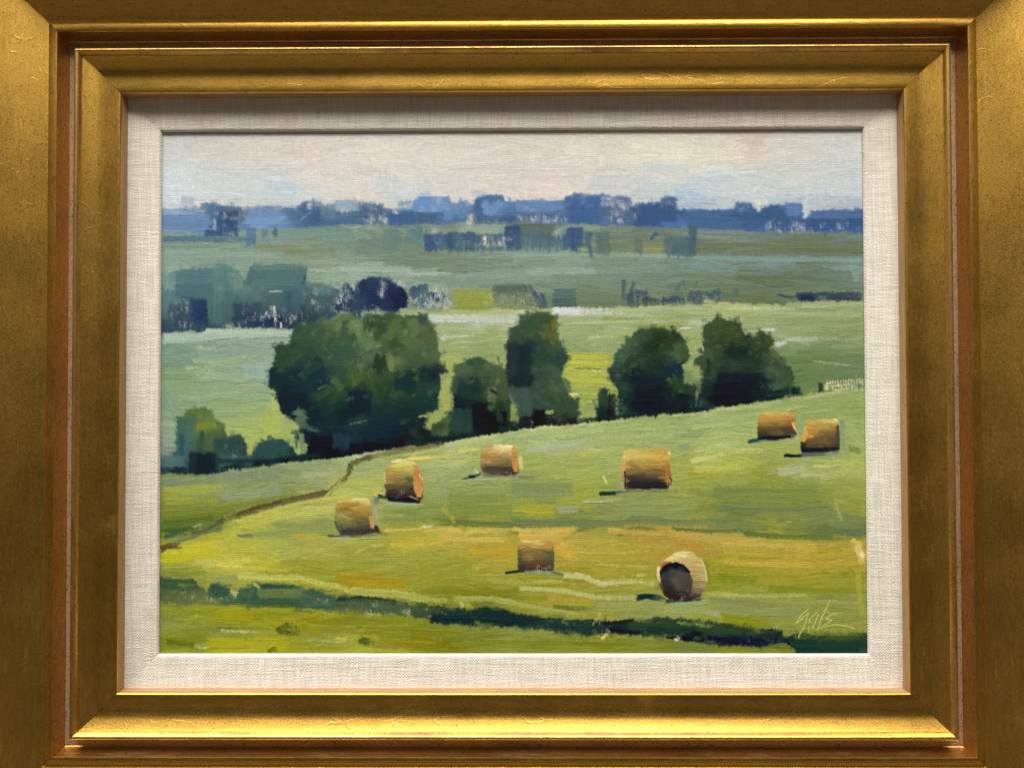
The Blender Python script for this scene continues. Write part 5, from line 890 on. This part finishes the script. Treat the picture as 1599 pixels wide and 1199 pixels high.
# lighter leaf masses touched into the crowns
for x0, x1, y0, y1, n, cc in [(470, 680, 500, 560, 46, (92, 118, 66)), (430, 520, 520, 600, 16, (56, 86, 64)), (540, 680, 560, 640, 26, (62, 90, 54)), (955, 1000, 535, 590, 16, (74, 100, 70)), (1000, 1070, 520, 560, 14, (58, 84, 48)), (1045, 1075, 530, 620, 12, (76, 102, 60)), (1100, 1160, 505, 545, 18, (70, 92, 48)), (1170, 1210, 520, 560, 10, (70, 94, 52)), (1195, 1240, 560, 608, 16, (74, 100, 66)), (1090, 1125, 545, 600, 10, (62, 88, 56)), (812, 868, 492, 540, 16, (74, 98, 60)), (830, 890, 545, 640, 18, (66, 92, 64)), (720, 790, 560, 600, 14, (88, 116, 78)), (285, 345, 640, 700, 10, (84, 112, 66))]:
    for i in range(n):
        x = rng.uniform(x0, x1); y = rng.uniform(y0, y1); a = rng.uniform(0, 3.14); l = rng.uniform(3, 8)
        yi, xi = to_canvas([(x, y)]).round().astype(int)[0][::-1]
        if names_tree(ID[min(max(yi, 0), GH - 1), min(max(xi, 0), GW - 1)]):
            stroke([(x - l * math.cos(a), y - l * math.sin(a)), (x + l * math.cos(a), y + l * math.sin(a))], rng.uniform(4, 9), np.array(cc) * (1 + rng.normal(0, .12)), dry=rng.uniform(.3, .9), op=rng.uniform(.35, .8), wet=.4)
# grass pulled up into and down over the ditch so that it breaks
for i in range(95):
    t_ = rng.random(); x = 255 + 1090 * t_
    yc = np.interp(x, [255, 380, 520, 690, 800, 925, 1080, 1210, 1345], [920, 930, 938, 958, 965, 976, 984, 996, 1002])
    up = rng.random() < .6
    y = yc + (rng.uniform(-16, -8) if up else rng.uniform(9, 15))
    cc = np.array([132, 146, 62] if up else [118, 134, 48]) * (1 + rng.normal(0, .1)) if rng.random() < .6 else np.array([72, 100, 58]) * (1 + rng.normal(0, .12))
    stroke([(x, y), (x + rng.uniform(14, 40), y + rng.uniform(-2, 5))], rng.uniform(3, 7), cc, dry=rng.uniform(.4, .95), op=rng.uniform(.4, .8), wet=.4, curve=.05)
# pale air scumbled down over the tops of the distant trees
for i in range(150):
    x = rng.uniform(255, 1345); y = rng.uniform(306, 332)
    cc = np.array([196, 203, 208]) + rng.normal(0, 6) if rng.random() < .6 else np.array([140, 164, 200]) + rng.normal(0, 8)
    stroke([(x, y - 4), (x + rng.normal(0, 2), y + 5)], rng.uniform(5, 13), cc, dry=rng.uniform(.5, 1), op=rng.uniform(.2, .5), wet=.5, thick=.4)
roughen(1.15)
haze_blend()
mute()

# ---- hay bales
def bale(key, poly, cps, end=None, n=60, shadow=()):
    for pts, w, c, d in shadow:
        stroke(pts, w, c, dry=d, wet=.08)
    mu = lambda L_: [(*q[:2], *(np.array(q[2:]) * .85 + .15 * (.3 * q[2] + .59 * q[3] + .11 * q[4])) * np.array([1.0, 1.02, .98])) for q in L_]
    cps = mu(cps)
    if end: end = (end[0], mu(end[1]))
    m = wash(key, poly, cps, n, L=(10, 26), w=(3, 6), ang=0, angj=5, jit=.025, dry=(0, .35), wet=.15, rag=.9, thick=1.1, eps=3.0)
    if end:
        wash(key, end[0], end[1], 14, L=(6, 14), w=(3, 5), ang=80, angj=12, jit=.03, dry=(0, .35), wet=.1, rag=.7, thick=1.1, eps=3.0)
K = 'painted_hay_bale:'
b = K + 'gold'
bale(b, [(524, 797), (526, 784), (534, 779), (560, 777), (578, 778), (580, 792), (582, 806), (588, 822), (592, 830), (560, 835), (533, 835), (526, 824), (523, 812)], [
    (535, 781, 206, 178, 84), (560, 779, 222, 208, 124), (572, 782, 220, 198, 112), (530, 786, 186, 146, 60), (555, 787, 182, 138, 54), (570, 792, 186, 146, 58), (540, 795, 150, 120, 46), (565, 799, 172, 130, 48), (535, 808, 150, 142, 72), (555, 808, 128, 112, 56), (572, 812, 104, 96, 62), (540, 818, 122, 118, 64), (530, 822, 90, 96, 66), (565, 820, 84, 76, 58), (545, 828, 66, 70, 62), (570, 828, 60, 54, 56), (585, 826, 78, 66, 60), (540, 833, 52, 58, 60)],
    end=([(576, 806), (585, 804), (586, 816), (584, 824), (579, 822)], [(580, 808, 186, 152, 76), (582, 818, 202, 150, 82)]),
    shadow=[([(512, 836), (540, 837), (590, 835)], 4, (70, 78, 64), .4), ([(590, 831), (612, 835)], 5, (140, 124, 84), .4), ([(520, 840), (560, 838), (598, 838)], 6, (170, 178, 148), .55)])
stroke([(534, 829), (588, 828)], 7, (60, 58, 58), dry=.45, id=b, wet=.2); stroke([(582, 778), (583, 800), (590, 820)], 6, (158, 158, 118), dry=.3, wet=.1); stroke([(588, 776), (588, 786)], 8, (110, 130, 124), dry=.2); stroke([(585, 790), (590, 810)], 5, (166, 168, 132), dry=.4); stroke([(523, 812), (528, 826), (535, 832)], 3.5, (84, 92, 66), dry=.2, id=b); stroke([(531, 800), (540, 808), (552, 810)], 1.6, (176, 166, 104), dry=.3); stroke([(585, 770), (595, 773)], 7, (202, 178, 80), dry=.3, wet=.1); stroke([(587, 820), (593, 832)], 5, (60, 48, 50), dry=.3, id=b)
b = K + 'orange_end'
bale(b, [(601, 738), (603, 727), (608, 722), (622, 716), (636, 717), (648, 722), (656, 732), (660, 748), (661, 768), (660, 777), (652, 782), (620, 780), (603, 777), (601, 760)], [
    (612, 722, 186, 176, 84), (625, 718, 236, 220, 150), (622, 727, 204, 192, 84), (640, 724, 214, 194, 104), (642, 735, 186, 172, 88), (610, 736, 174, 142, 72), (628, 738, 170, 140, 70), (606, 750, 172, 128, 74), (625, 752, 142, 116, 62), (610, 762, 96, 82, 52), (630, 762, 84, 74, 50), (642, 750, 96, 94, 58), (642, 766, 52, 58, 52), (615, 772, 56, 46, 44), (630, 772, 62, 38, 40), (648, 774, 48, 58, 54), (630, 779, 22, 22, 36), (656, 779, 36, 46, 52)],
    end=([(646, 726), (652, 727), (657, 738), (660, 752), (660, 768), (657, 775), (651, 776), (647, 766), (645, 750)], [(649, 730, 206, 142, 82), (655, 740, 196, 122, 58), (652, 752, 200, 132, 66), (656, 768, 206, 142, 68)]),
    shadow=[([(606, 779), (630, 781), (655, 783)], 6, (28, 34, 48), .15), ([(600, 787), (630, 786), (660, 788)], 4, (170, 182, 150), .3), ([(590, 774), (604, 776)], 6, (44, 66, 78), .3)])
stroke([(605, 766), (645, 768)], 6, (62, 56, 46), dry=.45, id=b, wet=.3); stroke([(606, 773), (648, 774)], 6, (52, 42, 44), dry=.3, id=b); stroke([(605, 777), (640, 780), (656, 781)], 4, (18, 24, 40), dry=.25, id=b); stroke([(655, 740), (661, 750)], 3, (232, 216, 160), dry=.5, wet=0); stroke([(640, 774), (654, 780)], 2.4, (170, 142, 92), dry=.3); flecks(618, 636, 768, 778, 8, (190, 160, 150), r=(.8, 2), op=.5); stroke([(600, 738), (602, 755)], 2.4, (210, 202, 126), dry=.4); stroke([(612, 721), (630, 716)], 3.5, (240, 230, 180), dry=.5, wet=0); ribbon([(637, 715), (670, 713)], 5, (222, 212, 116), .3, 2)
b = K + 'bright_top'
bale(b, [(751, 706), (756, 698), (762, 694), (799, 694), (805, 695), (808, 708), (810, 722), (810, 736), (805, 741), (780, 742), (753, 738), (751, 720)], [
    (760, 698, 206, 158, 92), (780, 696, 238, 218, 150), (795, 697, 236, 220, 160), (765, 706, 202, 158, 92), (785, 704, 222, 192, 122), (795, 708, 206, 178, 112), (757, 712, 166, 126, 66), (770, 713, 172, 132, 70), (785, 714, 150, 128, 72), (762, 721, 204, 152, 88), (775, 720, 150, 120, 72), (790, 722, 112, 100, 60), (760, 728, 84, 76, 60), (775, 732, 72, 70, 58), (790, 732, 74, 62, 50), (755, 735, 104, 82, 54), (775, 739, 88, 70, 52), (800, 738, 62, 48, 42)],
    end=([(800, 697), (804, 695), (807, 706), (809, 722), (810, 736), (804, 737), (800, 724), (799, 708)], [(803, 700, 196, 152, 72), (804, 712, 188, 132, 62), (806, 730, 202, 140, 66)]),
    shadow=[([(722, 749), (738, 745), (752, 738)], 5, (60, 82, 84), .2), ([(732, 744), (742, 743)], 5, (22, 50, 52), .1), ([(755, 742), (790, 742), (815, 745), (835, 747)], 6, (120, 122, 96), .35), ([(722, 750), (745, 748), (790, 746)], 4, (160, 172, 136), .5)])
stroke([(757, 730), (800, 732)], 6, (72, 68, 58), dry=.4, id=b, wet=.2); flecks(775, 805, 736, 748, 30, (180, 180, 170), r=(.6, 1.8), op=.6); stroke([(742, 734), (748, 738)], 4, (206, 204, 170), dry=.5); stroke([(812, 712), (814, 732)], 7, (206, 206, 130), dry=.35, wet=.05)
b = K + 'wide'
bale(b, [(971, 722), (974, 706), (982, 702), (1020, 701), (1042, 700), (1046, 706), (1046, 722), (1048, 742), (1050, 752), (1044, 763), (980, 764), (974, 762), (972, 740)], [
    (985, 706, 206, 180, 92), (1010, 703, 196, 166, 72), (1035, 703, 196, 152, 62), (980, 714, 224, 196, 116), (1000, 713, 210, 180, 88), (1025, 713, 212, 174, 80), (1040, 716, 206, 164, 74), (973, 730, 206, 150, 74), (985, 724, 150, 124, 56), (1005, 726, 192, 148, 70), (1030, 726, 186, 138, 62), (1043, 730, 178, 116, 54), (990, 733, 136, 112, 54), (1015, 735, 134, 108, 56), (1030, 735, 112, 94, 56), (978, 738, 132, 108, 70), (985, 745, 58, 52, 48), (1005, 745, 74, 66, 52), (1025, 745, 88, 74, 52), (1043, 748, 172, 118, 60), (985, 755, 46, 42, 44), (1010, 755, 44, 44, 52), (1030, 757, 30, 30, 44), (1000, 761, 34, 30, 36), (1030, 762, 26, 24, 34), (975, 752, 150, 122, 76)],
    end=([(971, 722), (977, 720), (976, 745), (973, 755), (971, 740)], [(974, 730, 212, 156, 80), (973, 748, 176, 132, 72)]),
    shadow=[([(937, 771), (950, 769), (963, 768), (980, 767)], 6, (88, 112, 98), .3), ([(936, 771), (962, 770)], 6, (30, 52, 52), .15), ([(975, 767), (1020, 766), (1058, 766)], 4, (108, 122, 90), .45)])
stroke([(980, 748), (1038, 750)], 6, (60, 54, 48), dry=.4, id=b, wet=.2); stroke([(979, 756), (1042, 757)], 9, (42, 40, 44), dry=.25, id=b); stroke([(1042, 722), (1043, 752)], 5, (180, 118, 54), dry=.3, id=b); stroke([(1046, 745), (1049, 752)], 3, (40, 36, 34), dry=.2, id=b); stroke([(1044, 706), (1047, 710)], 4, (242, 226, 160), dry=.3, wet=0); flecks(1043, 1052, 752, 764, 16, (226, 208, 196), r=(.8, 2), op=.7); flecks(970, 978, 752, 764, 8, (206, 182, 160), r=(.8, 2), op=.6); stroke([(976, 735), (977, 762)], 2.4, (34, 30, 32), dry=.2, id=b)
b = K + 'far'
bale(b, [(1183, 650), (1190, 646), (1200, 643), (1240, 644), (1242, 655), (1243, 668), (1243, 678), (1240, 684), (1200, 688), (1185, 686), (1183, 670)], [
    (1200, 646, 206, 170, 84), (1225, 645, 212, 176, 88), (1190, 653, 196, 152, 66), (1215, 653, 192, 140, 58), (1238, 650, 186, 138, 64), (1195, 661, 172, 128, 56), (1220, 660, 168, 120, 50), (1237, 660, 150, 104, 46), (1190, 670, 92, 76, 46), (1215, 668, 104, 84, 46), (1235, 670, 84, 66, 42), (1190, 678, 66, 58, 46), (1215, 676, 92, 78, 46), (1235, 678, 70, 58, 48), (1195, 684, 34, 36, 46), (1220, 684, 34, 38, 50), (1238, 681, 34, 34, 52)],
    shadow=[([(1168, 690), (1180, 688), (1192, 685)], 6, (44, 72, 78), .25), ([(1185, 690), (1240, 686)], 4, (128, 146, 112), .4)])
stroke([(1238, 660), (1243, 675)], 4.5, (230, 190, 112), dry=.35, wet=.05, id=b); flecks(1236, 1246, 680, 690, 10, (230, 206, 180), r=(.8, 2), op=.7); stroke([(1186, 684), (1236, 682)], 5, (26, 30, 44), dry=.3, id=b)
b = K + 'far_right'
bale(b, [(1252, 682), (1254, 672), (1258, 660), (1262, 656), (1290, 655), (1308, 655), (1310, 662), (1311, 680), (1312, 702), (1280, 707), (1252, 706), (1250, 696)], [
    (1265, 659, 196, 160, 76), (1290, 657, 206, 180, 96), (1304, 658, 212, 180, 96), (1262, 668, 196, 142, 60), (1285, 668, 186, 146, 68), (1304, 668, 140, 116, 62), (1256, 680, 212, 158, 56), (1275, 676, 150, 112, 54), (1295, 676, 132, 106, 54), (1308, 676, 78, 76, 52), (1270, 686, 106, 88, 54), (1290, 686, 108, 88, 50), (1306, 688, 74, 70, 46), (1265, 694, 96, 78, 48), (1290, 694, 110, 88, 48), (1253, 696, 48, 42, 34), (1262, 702, 26, 24, 44), (1290, 701, 46, 44, 46), (1305, 703, 32, 34, 44), (1256, 703, 26, 22, 48)],
    end=([(1252, 690), (1254, 674), (1259, 664), (1260, 680), (1257, 691)], [(1257, 670, 214, 166, 78), (1255, 686, 214, 162, 56)]),
    shadow=[([(1225, 712), (1245, 712), (1275, 709)], 5, (34, 44, 42), .3), ([(1226, 711), (1236, 712)], 6, (20, 30, 28), .1), ([(1252, 710), (1280, 709), (1310, 706)], 7, (92, 96, 96), .4), ([(1290, 712), (1330, 708)], 6, (132, 152, 122), .5)])
stroke([(1252, 704), (1310, 701)], 5, (24, 24, 44), dry=.35, id=b); stroke([(1308, 664), (1309, 700)], 4, (62, 66, 48), dry=.3, id=b); stroke([(1302, 655), (1308, 657)], 3, (238, 222, 150), dry=.3, wet=0); stroke([(1250, 655), (1251, 676)], 9, (138, 164, 120), dry=.3)
b = K + 'small'
bale(b, [(809, 862), (811, 848), (816, 843), (850, 843), (862, 840), (864, 850), (865, 872), (865, 891), (840, 890), (810, 890)], [
    (820, 845, 216, 186, 104), (840, 846, 214, 182, 96), (856, 846, 202, 152, 66), (820, 851, 190, 146, 66), (840, 851, 190, 146, 66), (858, 853, 196, 142, 62), (813, 862, 112, 98, 56), (825, 861, 142, 118, 58), (842, 861, 132, 112, 52), (858, 864, 102, 90, 56), (813, 876, 66, 70, 54), (825, 871, 146, 116, 66), (842, 871, 122, 100, 54), (858, 876, 84, 82, 60), (825, 880, 92, 68, 52), (845, 879, 94, 66, 50), (860, 885, 66, 66, 52), (815, 887, 62, 50, 46), (835, 886, 84, 52, 44), (852, 886, 92, 54, 44)],
    shadow=[([(790, 894), (805, 892), (825, 889)], 5, (30, 50, 44), .15), ([(820, 893), (850, 893), (880, 896)], 7, (128, 152, 116), .3), ([(862, 892), (880, 897)], 4, (104, 112, 66), .3)])
stroke([(812, 862), (814, 888)], 4, (78, 80, 56), dry=.6, id=b, op=.7, wet=.3); stroke([(863, 852), (864, 890)], 3, (92, 88, 58), dry=.6, id=b, op=.7, wet=.3); flecks(834, 860, 884, 892, 16, (226, 220, 210), r=(.8, 1.6), op=.7); stroke([(818, 844), (845, 845)], 3, (232, 208, 138), dry=.4, wet=.05)
b = K + 'round_front'
bale(b, [(1029, 884), (1034, 876), (1042, 870), (1054, 863), (1066, 859), (1078, 861), (1090, 868), (1098, 877), (1103, 890), (1104, 905), (1101, 920), (1094, 932), (1080, 938), (1050, 937), (1036, 928), (1030, 908)], [
    (1045, 872, 222, 208, 132), (1060, 864, 226, 214, 142), (1072, 862, 224, 208, 138), (1085, 870, 204, 174, 96), (1075, 875, 206, 178, 110), (1095, 882, 198, 168, 106), (1088, 885, 192, 158, 86), (1097, 895, 186, 156, 104), (1090, 900, 184, 150, 74), (1101, 900, 190, 174, 124), (1086, 912, 152, 124, 78), (1097, 915, 162, 146, 104), (1090, 925, 126, 110, 84), (1084, 930, 70, 52, 54), (1060, 880, 196, 164, 98), (1033, 885, 176, 110, 62), (1070, 935, 60, 40, 44), (1045, 930, 50, 34, 38)],
    end=([(1031, 895), (1036, 886), (1044, 880), (1056, 879), (1068, 883), (1077, 892), (1082, 905), (1082, 918), (1077, 930), (1066, 935), (1050, 934), (1040, 926), (1033, 912)], [(1040, 888, 26, 28, 34), (1055, 882, 22, 22, 32), (1070, 888, 44, 42, 48), (1050, 892, 68, 70, 74), (1062, 895, 80, 78, 78), (1055, 905, 84, 82, 78), (1070, 905, 78, 76, 70), (1072, 918, 66, 68, 62), (1060, 916, 82, 80, 72), (1042, 900, 58, 60, 62), (1038, 912, 62, 44, 44), (1046, 918, 52, 42, 44), (1045, 926, 56, 30, 34), (1060, 928, 48, 44, 46), (1060, 934, 36, 26, 34), (1076, 928, 56, 44, 44)]),
    n=80, shadow=[([(995, 933), (1010, 930), (1030, 933)], 10, (36, 62, 56), .15), ([(1024, 930), (1038, 936)], 8, (66, 92, 66), .3), ([(1040, 938), (1075, 938), (1098, 936)], 6, (60, 66, 66), .4)])
stroke([(1031, 896), (1036, 886), (1045, 880), (1056, 879), (1068, 883), (1077, 893)], 4, (24, 24, 34), dry=.1, id=b); stroke([(1029, 884), (1028, 900), (1030, 908)], 4.5, (234, 222, 170), dry=.35, wet=0, id=b); stroke([(1036, 880), (1048, 877)], 4, (172, 100, 54), dry=.3); stroke([(1096, 874), (1102, 890), (1104, 908)], 3, (206, 192, 142), dry=.35, id=b); flecks(1050, 1075, 926, 938, 16, (206, 184, 184), r=(.8, 1.8), op=.6); stroke([(998, 932), (1020, 931)], 6, (24, 44, 48), dry=.25); stroke([(1030, 868), (1050, 862)], 5, (190, 142, 54), dry=.4); flecks(1024, 1034, 900, 920, 10, (60, 80, 66), r=(1, 2), op=.6); ribbon([(1048, 942), (1080, 941), (1105, 938)], 7, (150, 172, 116), .5, 2)

roughen(0.55, 0.0)

# ---- signature scratched in pale paint, lower right
SG = 'signature'
def px(p): return [(1230 + x / 13.33, 940 + y / 13.33) for x, y in p]
for p in [[(440, 155), (330, 235), (250, 325), (180, 440), (240, 405), (340, 310), (440, 230)], [(440, 215), (395, 390), (320, 570), (262, 660), (232, 745)], [(625, 215), (540, 290), (470, 350), (455, 430), (500, 430)], [(650, 250), (610, 360), (560, 460), (520, 530), (555, 540)], [(448, 500), (446, 625)], [(880, -15), (820, 120), (740, 280), (680, 410), (660, 500), (625, 590)], [(1040, 245), (970, 240), (880, 285), (805, 355), (930, 372), (850, 430), (730, 500)], [(660, 540), (770, 525), (880, 485), (1010, 468), (1130, 480), (1260, 500), (1400, 552)]]:
    q = np.array(px(p))
    stroke(q, 1.5, (192, 188, 102), dry=.05, id=SG, wet=0, thick=1.3, bris=.3, rag=.4)
    stroke(q + 0.1, 1.0, (206, 200, 116), dry=0, id=SG, wet=0, thick=1.4, bris=.3, rag=.2)
# ------------------------------------------------------------------ from canvas grid to paint meshes, one per painted motif
def box(a, k, n=1):
    for _ in range(n):
        for ax in (0, 1):
            a = sum(np.roll(a, i, ax) for i in range(-k, k + 1)) / (2 * k + 1)
    return a
names = {v: k for k, v in IDS.items()}
best = None; lab = None
for i in names:
    if names[i] == 'signature': continue
    f = box((ID == i).astype(np.float32), 2, 2)
    if best is None: best, lab = f, np.full(ID.shape, i, np.int16)
    else:
        m = f > best; best[m] = f[m]; lab[m] = i
lab[ID == IDS['signature']] = IDS['signature']
ID = lab

PAINT_GAIN = 0.99
lin = np.clip(C, 0, 1)
lin = np.where(lin <= 0.04045, lin / 12.92, ((lin + 0.055) / 1.055) ** 2.4) * PAINT_GAIN - 0.007
lin = np.clip(lin, 0.003, 0.92)
Zs = (box(Z, 1) * 0.7 + Z * 0.3) * 0.52 * PX        # impasto height in metres
VX = (xx / S - MARG) * PX - W / 2
VZ = H / 2 - (yy / S - MARG) * PX
VY = -Zs - 0.0001
gz, gx = np.gradient(Zs, PX / S)
NRM = np.stack([-gx, -np.ones_like(gx), gz], -1)
NRM /= np.linalg.norm(NRM, axis=-1, keepdims=True)
NRM = NRM.reshape(-1, 3)
VCO = np.stack([VX - BASE.x, VY - BASE.y, VZ - BASE.z], -1).reshape(-1, 3).astype(np.float32)
VCOL = np.concatenate([lin, np.ones((GH, GW, 1))], -1).reshape(-1, 4).astype(np.float32)

LABELS = {
    'painted_tree:big': ('painted_tree', 'broad dark green tree painted left of centre, the largest of the painting'),
    'painted_tree:left_pair': ('painted_tree', 'round dark green tree painted right of centre, left one of a pair'),
    'painted_tree:right_pair': ('painted_tree', 'round dark green tree painted farthest right, with a lighter bush at its foot'),
    'painted_hay_bale:gold': ('painted_hay_bale', 'gold hay bale below the end of the brown path, farthest left'),
    'painted_hay_bale:orange_end': ('painted_hay_bale', 'hay bale with a bright orange end, just under the brown path'),
    'painted_hay_bale:bright_top': ('painted_hay_bale', 'hay bale with a cream lit top below the tall central tree'),
    'painted_hay_bale:wide': ('painted_hay_bale', 'wide hay bale with a nearly black lower half below the pair of trees'),
    'painted_hay_bale:far': ('painted_hay_bale', 'far hay bale, left and higher of the two close together at right'),
    'painted_hay_bale:far_right': ('painted_hay_bale', 'hay bale farthest right, with an orange left end, near the liner'),
    'painted_hay_bale:small': ('painted_hay_bale', 'small hay bale with a reddish foot standing in the yellow stubble'),
    'painted_hay_bale:round_front': ('painted_hay_bale', 'nearest hay bale, showing its round dark grey end, low on the right'),
    'signature': ('signature', 'thin pale yellow handwritten signature gale in the lower right corner'),
    'painted_grove': ('painted_grove', 'hazy blue green grove painted at the left edge'),
    'painted_dark_trees': ('painted_dark_trees', 'navy dome-shaped clump of trees painted above the big tree'),
}
canvas = mesh_obj('canvas', [(x, y, z) for y in (0.0004, 0.0042) for x in (-W / 2 - .0055, W / 2 + .0055) for z in (-H / 2 - .0055, H / 2 + .0055)],
                  [(0, 1, 3, 2), (4, 6, 7, 5), (0, 4, 5, 1), (2, 3, 7, 6), (0, 2, 6, 4), (1, 5, 7, 3)], M_BOARD, root, False)
canvas.location = (-BASE.x, -BASE.y, -BASE.z)
canvas['label'] = 'oil on canvas landscape with hay bales, dark trees and blue horizon'

cell = ID[:-1, :-1]
base_i = (np.arange(GH - 1)[:, None] * GW + np.arange(GW - 1)[None, :]).astype(np.int64)
for i in sorted(names):
    sel = base_i[cell == i]
    if not len(sel): continue
    quads = np.stack([sel, sel + GW, sel + GW + 1, sel + 1], 1)
    used, inv = np.unique(quads, return_inverse=True)
    inv = inv.reshape(-1).astype(np.int32)
    nm, lb = LABELS.get(names[i], (names[i], None))
    me = bpy.data.meshes.new(nm)
    me.vertices.add(len(used))
    me.vertices.foreach_set('co', (VCO[used] + np.array([BASE.x, BASE.y, BASE.z], np.float32)).ravel())
    me.loops.add(len(inv)); me.loops.foreach_set('vertex_index', inv)
    me.polygons.add(len(quads))
    me.polygons.foreach_set('loop_start', np.arange(0, len(inv), 4, dtype=np.int32))
    me.polygons.foreach_set('use_smooth', np.ones(len(quads), bool))
    me.update(calc_edges=True)
    ca = me.color_attributes.new('paint', 'FLOAT_COLOR', 'POINT')
    ca.data.foreach_set('color', VCOL[used].ravel())
    me.normals_split_custom_set_from_vertices(NRM[used].tolist())
    me.materials.append(M_PAINT)
    o = link(bpy.data.objects.new(nm, me), canvas)
    if lb: o['label'] = lb
    if nm == 'painted_hay_bale': o['group'] = 'painted hay bales'
